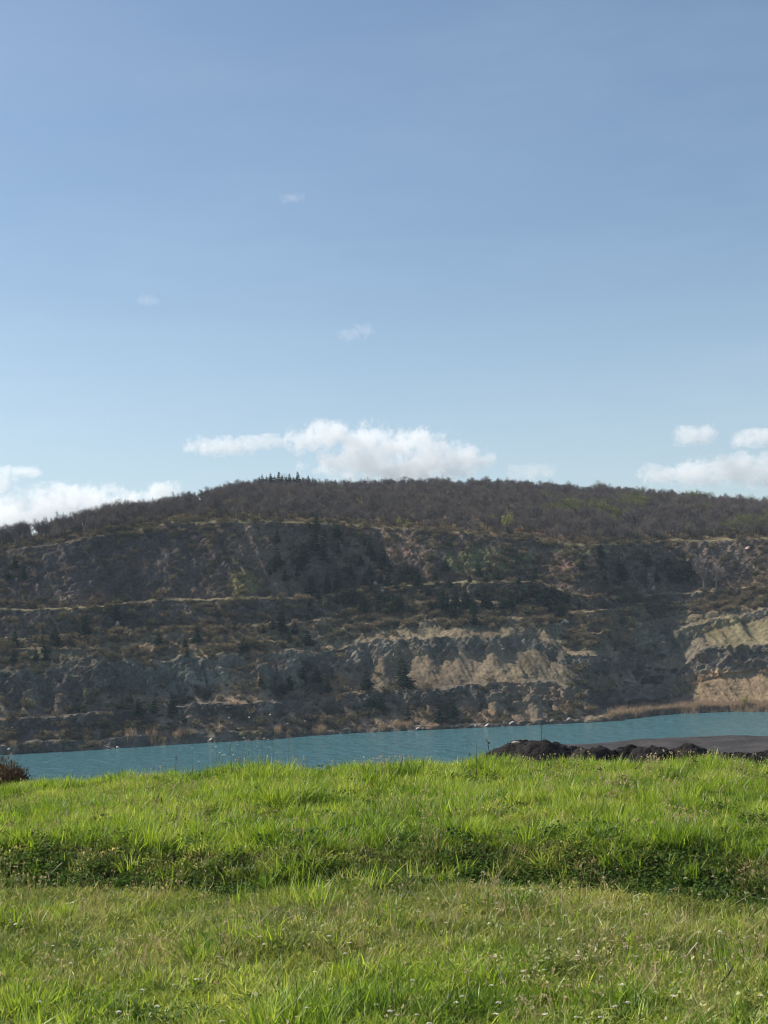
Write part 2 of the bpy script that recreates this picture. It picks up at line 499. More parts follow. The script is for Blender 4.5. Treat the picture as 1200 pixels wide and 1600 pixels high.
beds = fbm((Z - .85 * X) / 1.5, (X + Z) / 13.0, D / 13.0, 4, 15, .6)
gl = fbm((Z - .7 * X) / 9.0, (X + Z) / 30.0, D / 30.0, 3, 16)
disp = disp + np.clip(ar, 0, 1) * (.75 * blocks + .8 * beds + .35 * gl)
disp *= sstep(0, 14, np.arange(NR))[:, None]
P = P + N * disp[..., None]
# the far woods' floor must not rise above the crest line
TX, TY, TZ = P[..., 0], P[..., 1], P[..., 2]
PY = YH - (TZ - CAMZ) / TY * F
PXX = 600 + TX / TY * F
PHX, PHY = lean(PXX, PY)

# what the ground is made of, place by place, plus a lift for shaded rock
SEGCOL = {-1: (.12, .11, .09), 0: (.12, .105, .09), 1: (.30, .25, .19), 2: (.20, .15, .115), 3: (.125, .112, .098), 4: (.27, .235, .18), 5: (.235, .19, .14), 6: (.135, .125, .108),
          7: (.235, .195, .135), 8: (.13, .115, .08), 9: (.27, .225, .16), 10: (.135, .11, .08), 11: (.27, .225, .16), 12: (.10, .085, .075), 13: (.27, .235, .15), 14: (.10, .078, .064),
          15: (.17, .15, .09), 16: (.13, .10, .065), 17: (.12, .095, .065), 18: (.12, .10, .07)}
ALB = np.array([SEGCOL[s] for s in SEG])[:, None, :] * np.ones((1, NC, 1))
def zone(cx, cy, rx, ry, col, k=1.0, nz=0.5):
    g = ((PHX - cx) / rx) ** 2 + ((np.clip(PHY, -500, 3000) - cy) / ry) ** 2
    g = g + nz * fbm(X / 6, D / 6, Z / 6, 3, 51)
    a = (k * (1 - sstep(0.5, 1.2, g)))[..., None]
    ALB[:] = ALB * (1 - a) + np.array(col) * a
zone(60, 1100, 330, 75, (.092, .083, .074), .75)
zone(372, 1075, 34, 26, (.22, .165, .115), .85)
zone(212, 1095, 34, 16, (.20, .16, .115), .8)
zone(300, 1010, 90, 8, (.18, .145, .095), .7)
zone(500, 1105, 50, 16, (.16, .12, .09), .6)
zone(250, 1055, 120, 30, (.115, .122, .11), .6)
zone(150, 880, 240, 55, (.070, .060, .058), .8)
zone(1150, 1072, 110, 26, (.27, .205, .135), .95)
zone(1150, 988, 75, 24, (.215, .19, .115), .9)
zone(1040, 1000, 70, 36, (.145, .135, .11), .7)
zone(990, 1060, 70, 45, (.13, .115, .10), .8)  # recess rock, its colour raised to lighten the shade beside the spur
zone(905, 1075, 45, 40, (.13, .12, .09), .6)
zone(760, 1046, 110, 24, (.22, .175, .125), .9)
zone(815, 1040, 50, 26, (.26, .215, .145), .7)
zone(830, 1092, 72, 32, (.235, .19, .14), .7)
zone(690, 1115, 130, 13, (.25, .185, .125), .8)
zone(760, 880, 75, 26, (.135, .15, .065), .6, .9)
zone(905, 862, 45, 6, (.20, .19, .11), .9)
zone(700, 935, 150, 32, (.085, .078, .052), .6)
zone(620, 850, 22, 28, (.23, .155, .12), .7)
zone(378, 912, 26, 22, (.20, .175, .085), .9)
zone(885, 888, 14, 14, (.25, .16, .125), .8)
zone(395, 860, 40, 36, (.15, .115, .09), .6)
zone(1170, 935, 40, 20, (.24, .18, .12), .7)
zone(20, 872, 16, 16, (.17, .135, .10), .7)
zone(1200, 920, 60, 40, (.17, .125, .09), .5)
zone(640, 1040, 40, 30, (.26, .215, .155), .7)
bedc = fbm((Z - .85 * X) / 2.2, (X + Z) / 18.0, D / 18.0, 4, 17, .6)
rust = sstep(.35, 1.1, fbm(X / 16, D / 16, Z / 9, 4, 18))[..., None] * .55
ALB[:] = ALB * (1 - rust) + ALB * np.array((1.55, 1.02, .72)) * rust
ALB *= (1 + np.where(np.isin(SEG, (3, 6, 10, 12, 14))[:, None], .30, .08) * bedc)[..., None]
streak = fbm((X + .42 * Z) / 1.5, (D - .3 * Z) / 12.0, Z / 45.0, 4, 61)
sk = np.isin(SEG, (2, 5, 7, 4))[:, None]
ALB *= (1 + np.where(sk, .30, .12) * streak)[..., None]
veg = sstep(.1, .8, fbm(X / 7, D / 7, Z / 5, 3, 62)) * np.isin(SEG, (1, 9, 11, 13, 15))[:, None] * .3
ALB[:] = ALB * (1 - veg[..., None]) + np.array((.11, .095, .06)) * veg[..., None]
lum = ALB.mean(-1, keepdims=True)
ALB *= 1 + .85 * (1 - sstep(.13, .24, lum))  # dark rock lightened in its albedo, standing in for fill light in the shade
ALB *= np.array((1.05, 1.0, .93))
# woods' floor shows straw-coloured grass close to the rim
tn = fbm(X / 14, D / 14, Z / 14, 4, 71)
ALB *= 1.0 * (1 + 0.32 * np.clip(tn, -1.4, 1.6))[..., None]
ALB = np.clip(ALB, 0.02, 0.6)
me = mesh_np('quarry_hill', P.reshape(-1, 3), [grid_faces(NR, NC)], [M['terrain']], smooth=False, attrs={'albedo': ALB.reshape(-1, 3)})
hill = link(bpy.data.objects.new('quarry_hill', me))
tag(hill, 'terraced quarry face and the wooded hill above the lake', kind='structure')

def ground_at(px, py):
    """the point of the quarry sheet that the photograph shows at this pixel"""
    px, py = (float(v) for v in un(px, py))
    c = int(np.clip(np.searchsorted(xs, px), 0, NC - 1))
    col = PY[8:NVIS, c]
    r = int(np.argmax(col <= py)) if (col <= py).any() else int(np.argmin(col))
    return Vector(P[8 + r, c])

# ------------------------------------------------------------------ water, lowland
def flat_sheet(name, x0, x1, y0, y1, z, mat, label):
    V = [(x0, y0, z), (x1, y0, z), (x1, y1, z), (x0, y1, z)]
    o = link(bpy.data.objects.new(name, mesh_np(name, V, [np.array([[0, 1, 2, 3]])], [mat])))
    return tag(o, label, kind='structure')
flat_sheet('ground', -1200, 1200, -200, 1500, WATER - 12, M['lowland'], 'low ground reaching to the horizon')
flat_sheet('water', -500, 520, 60, 640, WATER, M['water'], 'turquoise lake filling the old quarry pit')

# ------------------------------------------------------------------ the near meadow with its step
def bank_base(x):
    return 9.22 - 0.36 * x + 0.12 * np.sin(x * 1.3 + .5) + 0.04 * np.sin(x * 3.1)
def near_z(x, y):
    x = np.asarray(x, float); y = np.asarray(y, float)
    b = bank_base(x)
    step = sstep(0, 1, (y - b) / 0.55)
    z = 0.23 * step
    z = z - 0.004 * np.clip(y - b - .5, 0, 5)
    z = z + 0.055 * fbm(x / 1.3, y / 1.3, 0, 3, 81) + 0.02 * fbm(x / .35, y / .35, 0, 2, 82)
    edge = 14.9 - 0.40 * x
    z = z - .045 * np.clip(-x - .8, 0, 4) * sstep(11.5, 14.5, y)
    s = np.clip(y - edge, 0, None)
    fall = np.where(s < 1.5, s * s / 3.0 * .26, .195 + (s - 1.5) * .26)
    stop = 3.75 * sstep(2.0, 6.0, x) + 30 * (1 - sstep(2.0, 6.0, x))
    fall = np.minimum(fall, stop)
    z = z - fall
    s2 = np.clip(y - 46, 0, None)
    z = z - s2 * .5 * sstep(2.0, 6.0, x)
    return np.maximum(z, WATER - 8)
def tuft_up(x, y):                      # the two humps on the skyline of the meadow
    return 0.10 * np.exp(-((x + 1.28) / .32) ** 2 - ((y - 14.7) / .6) ** 2) + 0.05 * np.exp(-((x - .05) / .35) ** 2 - ((y - 14.2) / .6) ** 2)
gx = np.concatenate([np.linspace(-60, -9, 30)[:-1], np.linspace(-9, 9, 181), np.linspace(9, 60, 30)[1:]])
gy = np.concatenate([np.linspace(-12, 4, 20)[:-1], np.linspace(4, 17.5, 180), np.linspace(17.5, 130, 80)[1:]])
GX, GY = np.meshgrid(gx, gy)
GZ = near_z(GX, GY) + tuft_up(GX, GY)
o = link(bpy.data.objects.new('field', mesh_np('field', np.stack([GX, GY, GZ], -1).reshape(-1, 3), [grid_faces(len(gy), len(gx))], [M['earth']], smooth=True)))
tag(o, 'meadow soil with a low grassy step across it', kind='structure')

# ------------------------------------------------------------------ scatter: one object of stuff, instances of a few clump meshes
def holder(name, me):
    return bpy.data.objects.new(name, me)          # a mesh for geometry nodes, not part of the scene

def scatter(name, label, pts, rots, scl, idx, tint, meshes):
    pts = np.asarray(pts, np.float32)
    me = bpy.data.meshes.new(name)
    me.vertices.add(len(pts))
    me.vertices.foreach_set('co', pts.ravel())
    a = me.attributes.new('rot', 'FLOAT_VECTOR', 'POINT'); a.data.foreach_set('vector', np.asarray(rots, np.float32).ravel())
    a = me.attributes.new('scl', 'FLOAT_VECTOR', 'POINT'); a.data.foreach_set('vector', np.asarray(scl, np.float32).ravel())
    a = me.attributes.new('tint', 'FLOAT', 'POINT'); a.data.foreach_set('value', np.asarray(tint, np.float32))
    a = me.attributes.new('idx', 'INT', 'POINT'); a.data.foreach_set('value', np.asarray(idx, np.int32))
    for mm in {m for s in meshes for m in s.materials}:
        me.materials.append(mm)
    ng = bpy.data.node_groups.new(name, 'GeometryNodeTree')
    ng.interface.new_socket('Geometry', in_out='INPUT', socket_type='NodeSocketGeometry')
    ng.interface.new_socket('Geometry', in_out='OUTPUT', socket_type='NodeSocketGeometry')
    gi = ng.nodes.new('NodeGroupInput'); go = ng.nodes.new('NodeGroupOutput')
    iop = ng.nodes.new('GeometryNodeInstanceOnPoints')
    g2i = ng.nodes.new('GeometryNodeGeometryToInstance')
    for m in reversed(meshes):
        oi = ng.nodes.new('GeometryNodeObjectInfo')
        oi.inputs['Object'].default_value = holder(m.name, m)
        oi.inputs['As Instance'].default_value = False
        ng.links.new(oi.outputs['Geometry'], g2i.inputs[0])
    def named(k, typ):
        nd = ng.nodes.new('GeometryNodeInputNamedAttribute'); nd.data_type = typ
        nd.inputs['Name'].default_value = k
        return nd.outputs['Attribute']
    ng.links.new(gi.outputs[0], iop.inputs['Points'])
    ng.links.new(g2i.outputs[0], iop.inputs['Instance'])
    iop.inputs['Pick Instance'].default_value = True
    ng.links.new(named('idx', 'INT'), iop.inputs['Instance Index'])
    e2r = ng.nodes.new('FunctionNodeEulerToRotation')
    ng.links.new(named('rot', 'FLOAT_VECTOR'), e2r.inputs[0])
    ng.links.new(e2r.outputs[0], iop.inputs['Rotation'])
    ng.links.new(named('scl', 'FLOAT_VECTOR'), iop.inputs['Scale'])
    ng.links.new(iop.outputs[0], go.inputs[0])
    o = link(bpy.data.objects.new(name, me))
    md = o.modifiers.new('scatter', 'NODES'); md.node_group = ng
    return tag(o, label, kind='stuff')

# ------------------------------------------------------------------ grass clumps
def blade_mesh(name, mat, n, rad, h0, h1, w0, w1, bend, seed, nseg=3, lean=0.25):
    r = np.random.default_rng(seed)
    V, Q, T, BL = [], [], [], []
    for _ in range(n):
        a = r.uniform(0, 2 * math.pi); q = rad * math.sqrt(r.uniform())
        base = np.array([q * math.cos(a), q * math.sin(a), -0.01])
        h = r.uniform(h0, h1); w = r.uniform(w0, w1) / 2
        b = r.uniform(0, 2 * math.pi); dirv = np.array([math.cos(b), math.sin(b), 0])
        tw = b + r.normal(0, .6) + math.pi / 2
        side = np.array([math.cos(tw), math.sin(tw), 0])
        ln = abs(r.normal(0, lean)); bd = r.uniform(.1, 1) * bend
        i0 = len(V)
        bl = r.uniform()
        for s in range(nseg):
            t = s / nseg
            c = base + np.array([0, 0, 1]) * h * (t - .35 * bd * t * t) + dirv * h * (ln * t + bd * t * t)
            ww = w * (1 - .75 * t ** 1.6) * (.75 if s == 0 else 1)
            V += [c - side * ww, c + side * ww]
        t = 1.0
        V.append(base + np.array([0, 0, 1]) * h * (t - .35 * bd) + dirv * h * (ln + bd))
        BL += [bl] * (nseg * 2 + 1)
        for s in range(nseg - 1):
            Q.append([i0 + 2 * s, i0 + 2 * s + 1, i0 + 2 * s + 3, i0 + 2 * s + 2])
        T.append([i0 + 2 * nseg - 2, i0 + 2 * nseg - 1, i0 + 2 * nseg])
    return mesh_np(name, np.array(V), [np.array(Q), np.array(T)], [mat], smooth=True, attrs={'bl': np.array(BL)})

def leafy_mesh(name, mat, n, rad, h, ls, seed, ell=1.3):
    """low broad-leaved weeds: small tilted leaves on the clump's volume"""
    r = np.random.default_rng(seed)
    V, Q, BL = [], [], []
    for _ in range(n):
        a = r.uniform(0, 2 * math.pi); q = rad * math.sqrt(r.uniform())
        c = np.array([q * math.cos(a), q * math.sin(a), h * r.uniform(.1, 1) * (1 - .5 * (q / rad) ** 2)])
        yaw = r.uniform(0, 2 * math.pi); pitch = r.normal(.25, .45)
        u = np.array([math.cos(yaw) * math.cos(pitch), math.sin(yaw) * math.cos(pitch), math.sin(pitch)])
        s = np.cross(u, [0, 0, 1]); s /= np.linalg.norm(s)
        s = s + np.array([0, 0, r.normal(0, .3)])
        l = ls * r.uniform(.6, 1.4); w = l / ell / 2
        i0 = len(V)
        V += [c, c + u * l * .5 - s * w, c + u * l - np.array([0, 0, .15 * l]), c + u * l * .5 + s * w]
        Q.append([i0, i0 + 1, i0 + 2, i0 + 3])
        BL += [r.uniform()] * 4
    return mesh_np(name, np.array(V), [np.array(Q)], [mat], smooth=False, attrs={'bl': np.array(BL)})

lush = [blade_mesh('grass_clump', M['grass'], 24, .065, .05, .15, .005, .010, .7, 100 + q) for q in range(8)]
tall = [blade_mesh('tall_grass_clump', M['grass'], 24, .05, .11, .24, .005, .010, .6, 130 + q, 4) for q in range(5)]
short = [blade_mesh('short_grass_clump', M['weed'], 26, .08, .03, .09, .004, .007, .8, 160 + q, 3, .5) for q in range(6)]
weeds = [leafy_mesh('weed_clump', M['weed'], 40, .09, .055, .022, 190 + q, 2.0) for q in range(5)]
clov = [leafy_mesh('clover_clump', M['clover'], 60, .10, .075, .020, 210 + q, 1.15) for q in range(5)]
strawm = [blade_mesh('straw_clump', M['straw'], 12, .08, .04, .12, .002, .004, 1.0, 230 + q, 3, .9) for q in range(5)]

def spread(n, x_margin, y0, y1):
    """points in the wedge the camera sees, wider by a margin, even per square metre"""
    y = np.sqrt(RNG.uniform(y0 ** 2, y1 ** 2, n))
    w = 0.265 * y + x_margin
    return RNG.uniform(-1, 1, n) * w, y

def put(n, keep, y0, y1, hmul=1.0):
    x, y = spread(int(n * 1.22), 1.8, y0, y1)
    k = RNG.uniform(size=len(x)) < keep(x, y)
    x, y = x[k], y[k]
    return x, y, near_z(x, y) + tuft_up(x, y)

def pnoise(x, y, s, sc):
    return fbm(x / sc, y / sc, 0, 3, s)

def up(x, y):       # 1 on the upper terrace
    return sstep(.25, .6, (y - bank_base(x)))
def onbank(x, y):
    q = (y - bank_base(x))
    w = .17 * fbm(x / .5, y / .5, 0, 2, 399)
    return sstep(-.16, 0.0, q + .6 * w) * (1 - sstep(.10, .34, q + w))
def lushness(x, y):
    n = pnoise(x, y, 301, .9)
    near = (1 - sstep(7.0, 7.6, y + .25 * pnoise(x, y, 303, .5) - .10 * x * 0 + .35 * sstep(0.2, 1.5, x)))
    lawn = np.clip(.10 + .9 * near * (1 - .65 * sstep(.4, 1.3, x) * (1 - sstep(1.5, 1.7, x)) ) + .25 * sstep(.5, 1.0, n), 0, 1)
    return np.where(up(x, y) > .5, 1.0, lawn)

def drypatch(x, y):
    return sum(np.exp(-((x - a) / c) ** 2 - ((y - b) / d) ** 2) for a, b, c, d in ((-.45, 8.5, .5, .35), (1.15, 7.4, .65, .45), (.45, 8.2, .5, .3), (-1.7, 8.6, .5, .3)))

def do_scatter(name, label, x, y, z, smin, smax, tint, meshes, tilt=.15, zs=None):
    n = len(x)
    rots = np.stack([RNG.normal(0, tilt, n), RNG.normal(0, tilt, n), RNG.uniform(0, 6.283, n)], -1)
    s = RNG.uniform(smin, smax, n)
    sc = np.stack([s, s, s * (zs if zs is not None else 1)], -1)
    return scatter(name, label, np.stack([x, y, z], -1), rots, sc, RNG.integers(0, len(meshes), n), np.clip(tint, 0, 1), meshes)

x, y, z = put(42000, lambda x, y: np.clip(lushness(x, y), 0, 1) * (1 - .5 * onbank(x, y)) * (1 - .6 * up(x, y) * sstep(-.1, .7, pnoise(x, y, 305, .3))), 4.6, 17.0)
tn = .5 + .35 * pnoise(x, y, 311, .7) + RNG.normal(0, .22, len(x)) + .1 * up(x, y)
hs = (.8 + .45 * pnoise(x, y, 312, .45) + .45 * pnoise(x, y, 313, .14)) * (.85 + .12 * up(x, y))
do_scatter('meadow_grass', 'lush green meadow grass', x, y, z, .75, 1.2, tn, lush, .18, np.clip(hs, .4, 1.5))
def tallkeep(x, y):
    return np.clip(sstep(.25, .9, pnoise(x, y, 321, .5)) * (.12 + .95 * up(x, y) + .6 * (1 - sstep(7.0, 7.5, y))) + .8 * np.exp(-((x + 1.28) / .3) ** 2 - ((y - 14.7) / .5) ** 2)
                   + .55 * np.exp(-((x) / .35) ** 2 - ((y - 14.2) / .5) ** 2) + .5 * np.exp(-((x + .62) / .25) ** 2 - ((y - 8.9) / .22) ** 2) + .32 * onbank(x, y) * sstep(0, .5, pnoise(x, y, 323, .25)), 0, 1)
x, y, z = put(15000, tallkeep, 4.6, 16.6)
do_scatter('tall_grass', 'taller tufts of bright grass', x, y, z, .7, 1.15, .55 + .3 * pnoise(x, y, 324, .8) + RNG.normal(0, .15, len(x)), tall, .15)
x, y, z = put(23000, lambda x, y: (1 - up(x, y)) * (1 - onbank(x, y) * .8) * np.clip(1.15 - lushness(x, y), 0.15, 1), 4.6, 10.5)
do_scatter('lawn_grass', 'short trodden lawn of mixed grass', x, y, z, .7, 1.25, .45 + .35 * pnoise(x, y, 331, .6) + RNG.normal(0, .2, len(x)), short, .3)
x, y, z = put(34000, lambda x, y: (1 - .9 * onbank(x, y)) * (.75 * up(x, y) * sstep(-.5, .6, pnoise(x, y, 342, .4)) + (1 - up(x, y)) * np.clip(1.05 - lushness(x, y) * .7, .2, 1)) * sstep(-.7, .5, pnoise(x, y, 340, .5)), 4.6, 16.5)
do_scatter('lawn_weeds', 'low leafy weeds among the grass', x, y, z, .6, 1.2, .40 + .35 * pnoise(x, y, 341, .6) + RNG.normal(0, .2, len(x)), weeds, .3)
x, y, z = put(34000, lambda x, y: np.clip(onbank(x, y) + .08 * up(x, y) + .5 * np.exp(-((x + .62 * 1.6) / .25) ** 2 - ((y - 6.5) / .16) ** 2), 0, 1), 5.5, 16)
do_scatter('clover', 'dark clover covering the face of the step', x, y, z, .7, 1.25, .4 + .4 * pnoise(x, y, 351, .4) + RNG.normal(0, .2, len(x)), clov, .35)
x, y, z = put(19000, lambda x, y: (.10 * up(x, y) + (1 - up(x, y)) * np.clip(1.0 - lushness(x, y), .05, 1) * np.clip(sstep(-.3, .7, pnoise(x, y, 361, .5)) * .7 + .8 * drypatch(x, y), 0, 1)), 4.6, 16.5)
do_scatter('dry_grass', 'dry straw bits lying in the lawn', x, y, z, .6, 1.2, RNG.uniform(0, 1, len(x)), strawm, .5)
# ------------------------------------------------------------------ trees, bushes
def tube(V, Q, p0, p1, r0, r1, k=4):
    d = (p1 - p0); L = np.linalg.norm(d) + 1e-9; d = d / L
    a = np.cross(d, [0.31, 0.77, 0.56]); a /= np.linalg.norm(a) + 1e-9
    b = np.cross(d, a)
    i0 = len(V)
    for p, r in ((p0, r0), (p1, r1)):
        for q in range(k):
            t = 2 * math.pi * q / k
            V.append(p + (a * math.cos(t) + b * math.sin(t)) * r)
    for q in range(k):
        Q.append([i0 + q, i0 + (q + 1) % k, i0 + k + (q + 1) % k, i0 + k + q])

def ribbon(V, Q, p0, p1, w0, w1, r):
    d = p1 - p0
    s = np.cross(d, r.normal(size=3)); s /= np.linalg.norm(s) + 1e-9
    i0 = len(V)
    V += [p0 - s * w0, p0 + s * w0, p1 + s * w1, p1 - s * w1]
    Q.append([i0, i0 + 1, i0 + 2, i0 + 3])

def mk(name, V, Q, mat, BL=None, smooth=False):
    return mesh_np(name, np.array(V), [np.array(Q)], [mat], smooth=smooth, attrs={'bl': np.array(BL)} if BL is not None else None)

def bare_tree(seed, H=7.0, spread_=0.8, nb=(9, 6, 5, 4), tw=.015, trunk_frac=.3, leaves=0, leafsize=.28, barkmat=None, twigmat=None, leafmat=None, ang=.75, stems=1):
    """(trunk mesh, crown mesh)"""
    r = np.random.default_rng(seed)
    VT, QT, VC, QC, BL, VL, QL = [], [], [], [], [], [], []
    barkmat = barkmat or M['bark']; twigmat = twigmat or M['twig']
    tips = []
    def grow(p, d, L, rad, lv):
        d = d / np.linalg.norm(d)
        bend = r.normal(0, .14, 3)
        m = p + d * L * .5
        d2 = d + bend; d2[2] += .05; d2 /= np.linalg.norm(d2)
        e = m + d2 * L * .5
        if lv <= 1:
            k = 5 if lv == 0 else 3
            tube(VT, QT, p, m, rad, rad * .78, k); tube(VT, QT, m, e, rad * .78, rad * .5, k)
        else:
            b = r.uniform()
            w = max(rad, tw)
            ribbon(VC, QC, p, m, w, w * .85, r); ribbon(VC, QC, m, e, w * .85, w * .35, r)
            BL.extend([b] * 8)
        if lv >= 3: tips.append(e)
        if lv >= len(nb): return
        for q in range(nb[lv]):
            t = r.uniform(.35, 1.0) if lv else r.uniform(.3, 1.0)
            if q == 0: t = 1.0
            base = p + (m - p) * (t * 2) if t < .5 else m + (e - m) * (t * 2 - 1)
            out = r.normal(size=3); out -= d2 * out.dot(d2); out /= np.linalg.norm(out) + 1e-9
            an = r.uniform(.35, 1.15) * ang * (.45 if q == 0 else 1.0)
            nd = d2 * math.cos(an) + out * math.sin(an)
            nd[2] += .03
            grow(base, nd, L * r.uniform(.46, .66) * (1.0 if lv else spread_), rad * .48, lv + 1)
    for q in range(stems):
        o = np.array([r.normal(0, .25), r.normal(0, .25), -.3]) * (1 if stems > 1 else 0) + np.array([0, 0, -.4])
        grow(o, np.array([r.normal(0, .08 if stems == 1 else .35), r.normal(0, .08 if stems == 1 else .35), 1.0]), H * .46 * (1 if stems == 1 else r.uniform(.7, 1)), H * .022, 0)
    nT = len(VT)
    trunk = mk('trunk', VT, QT, barkmat)
    if leaves:
        nt = len(tips)
        for q in range(leaves):
            c = tips[r.integers(nt)] + r.normal(0, .25, 3)
            u = r.normal(size=3); u /= np.linalg.norm(u)
            v = np.cross(u, r.normal(size=3)); v /= np.linalg.norm(v)
            s = leafsize * r.uniform(.5, 1.3)
            i0 = len(VL)
            VL += [c - u * s * .5, c + v * s * .35, c + u * s * .5, c - v * s * .35]
            QL.append([i0, i0 + 1, i0 + 2, i0 + 3])
        n0 = len(VC)
        V = np.array(VC + VL)
        Q = np.array(QC + [[a + n0 for a in f] for f in QL])
        bl = np.array(BL + list(np.repeat(r.uniform(size=len(QL)), 4)))
        mi = np.array([0] * len(QC) + [1] * len(QL))
        crown = mesh_np('crown', V, [Q], [twigmat, leafmat], mi=mi, attrs={'bl': bl})
    else:
        crown = mk('crown', VC, QC, twigmat, BL)
    return trunk, crown

def conifer(seed, H=9.0, W=2.1, whorls=20, power=.85, base=.08):
    r = np.random.default_rng(seed)
    V, Q, BL, VT, QT = [], [], [], [], []
    tube(VT, QT, np.array([0, 0, -.4]), np.array([r.normal(0, .08), r.normal(0, .08), H * .55]), H * .017, H * .010, 6)
    tube(VT, QT, np.array([VT[-1][0], VT[-1][1], H * .55]), np.array([r.normal(0, .06), r.normal(0, .06), H]), H * .010, .015, 6)
    for w in range(whorls):
        t = base + (1 - base) * (w + r.uniform(0, .8)) / whorls
        z = H * t
        Lb = W * (1 - t) ** power * r.uniform(.75, 1.15) + .12
        nb = int(5 + 4 * (1 - t))
        off = r.uniform(0, 6.28)
        for q in range(nb):
            if r.uniform() < .1: continue
            a = off + 6.283 * q / nb + r.normal(0, .2)
            L = Lb * r.uniform(.6, 1.15)
            d = np.array([math.cos(a), math.sin(a), r.uniform(-.15, .25)])
            s = np.array([-math.sin(a), math.cos(a), 0])
            p = np.array([0, 0, z])
            b = r.uniform()
            for k in range(4):
                f0 = .12 + .88 * k / 4
                for sd in (-1, 1, 0):
                    c = p + d * L * f0
                    l = (.34 + .16 * (1 - f0)) * L * r.uniform(.7, 1.2) + .08
                    dd = d * .8 + s * sd * .75 + np.array([0, 0, r.normal(.05, .22)])
                    dd /= np.linalg.norm(dd)
                    ribbon(V, Q, c, c + dd * l, .03 + .09 * L / 1.6, .05, r)
                    BL.extend([b * .6 + .4 * r.uniform()] * 4)
    return mk('trunk', VT, QT, M['bark']), mk('crown', V, Q, M['needle'], BL)

def bush(seed, H, W, mat, n=420, leaf=.10, stemmat=None):
    """(branches, foliage): a many-stemmed shrub"""
    r = np.random.default_rng(seed)
    V, Q, BL, VT, QT = [], [], [], [], []
    lob = [(r.normal(0, .38) * W * .5, r.normal(0, .38) * W * .5, H * r.uniform(.35, .72), r.uniform(.3, .55)) for _ in range(6)]
    for x, y, z, q in lob:
        tube(VT, QT, np.array([x * .15, y * .15, -.2]), np.array([x, y, z]), .035 * H ** .5, .015, 3)
        for _ in range(5):
            e = np.array([x, y, z]) + r.normal(0, .33, 3) * [W * .5, W * .5, H * .5]
            tube(VT, QT, np.array([x * .7, y * .7, z * .7]), e, .018, .006, 3)
    for _ in range(n):
        x, y, z, q = lob[r.integers(6)]
        dv = r.normal(size=3); dv /= np.linalg.norm(dv)
        rr = r.uniform(.35, 1.05) ** .6
        c = np.array([x, y, z]) + dv * rr * np.array([W * .5, W * .5, H * .5]) * q * 1.3
        if c[2] < .03: c[2] = r.uniform(.03, .3 * H)
        u = dv + r.normal(0, .6, 3); u /= np.linalg.norm(u)
        l = leaf * r.uniform(.7, 2.0)
        ribbon(V, Q, c, c + u * l * 2, l * .3, l * .12, r)
        BL.extend([r.uniform()] * 4)
    return mk('branches', VT, QT, stemmat or M['bark']), mk('foliage', V, Q, mat, BL)

def plant(name, meshes, loc, s, label, cat, group=None, rz=None, parts=('trunk', 'crown'), sz=1.0):
    e = empty(name, loc)
    e.rotation_euler = (0, 0, RNG.uniform(0, 6.28) if rz is None else rz)
    e.scale = (s, s, s * sz)
    tag(e, label, cat, group)
    for nm, me in zip(parts, meshes):
        link(bpy.data.objects.new(nm, me), e)
    return e

OAK = [bare_tree(400 + q, 7.0, .82, ang=.82) for q in range(6)]
OLIVE = [bare_tree(420 + q, 7.0, .95, nb=(6, 5, 4, 3), leaves=260, leafsize=.30, leafmat=M['bud'], ang=.85) for q in range(3)]
YELLOW = [bare_tree(430 + q, 7.0, .85, nb=(6, 5, 4, 2), leaves=420, leafsize=.34, leafmat=M['yellowbud'], ang=.7) for q in range(2)]
PALE = [bare_tree(440 + q, 9.0, .95, barkmat=M['palebark'], twigmat=M['paletwig'], tw=.05, ang=.7) for q in range(2)]
FIR = [conifer(450 + q, 9.0, 1.9 + .35 * (q % 3), 20) for q in range(5)]
FIRW = [conifer(460, 7.0, 2.6, 16, .7), conifer(461, 7.0, 2.3, 16, .7)]
FIRC = [conifer(464 + q, 8.0, 2.5, 24, .95, .05) for q in range(3)]
BUSH = [bush(470 + q, 1.8, 2.4, M['scrub'], 420, .11) for q in range(5)]
RUST = [bush(480 + q, 1.0, 1.5, M['rustbush'], 6000, .026) for q in range(1)]

# --- woods above the rim.  Rows of trees from the rim to the crest; the nearest ones are trees of their own.
cand = []
r0 = int(np.argmax(SEG == 16)); r1 = NVIS + 10
for _ in range(30000):
    c = RNG.integers(0, NC); rr = RNG.integers(r0, r1)
    cand.append((rr, c))
cand = np.array(cand)
pp = P[cand[:, 0], cand[:, 1]]
# thin to an even spacing on the ground
cell = {}
keep = []
order = RNG.permutation(len(pp))
for q in order:
    k = (int(pp[q, 0] // 2.7), int(pp[q, 1] // 3.1))
    if k in cell: continue
    cell[k] = 1; keep.append(q)
keep = np.array(keep)
pp = pp[keep]; cc = cand[keep]
px = PHX[cc[:, 0], cc[:, 1]]; py = PHY[cc[:, 0], cc[:, 1]]
rimd = dist[16][cc[:, 1]]
back = pp[:, 1] - rimd
gap = ((px > 48) & (px < 58)) | ((px > 112) & (px < 119))      # light gaps in the crest row
dens = np.clip(.97 - .75 * (fbm(pp[:, 0] / 9, pp[:, 1] / 9, 0, 2, 503) > .75), 0, 1) * np.where(gap, .1, 1)
dens = np.where(back < 2.5, dens * .35, dens)
k = RNG.uniform(size=len(pp)) < dens
pp, px, py, back, rimd = pp[k], px[k], py[k], back[k], rimd[k]
inview = (px > -15) & (px < 1215)
near_order = np.argsort(back + 1000 * ~inview)
single = near_order[:285]
rest = near_order[285:]
def oak_h(n, x):
    return (.45 + .30 * RNG.beta(2, 3, n) * 1.9 + .20 * sstep(760, 1000, x) + .22 * (1 - sstep(40, 330, x)))
hs = oak_h(len(pp), px)
olive_zone = fbm(pp[:, 0] / 16, pp[:, 1] / 16, 0, 2, 611) + .35 * sstep(760, 900, px)
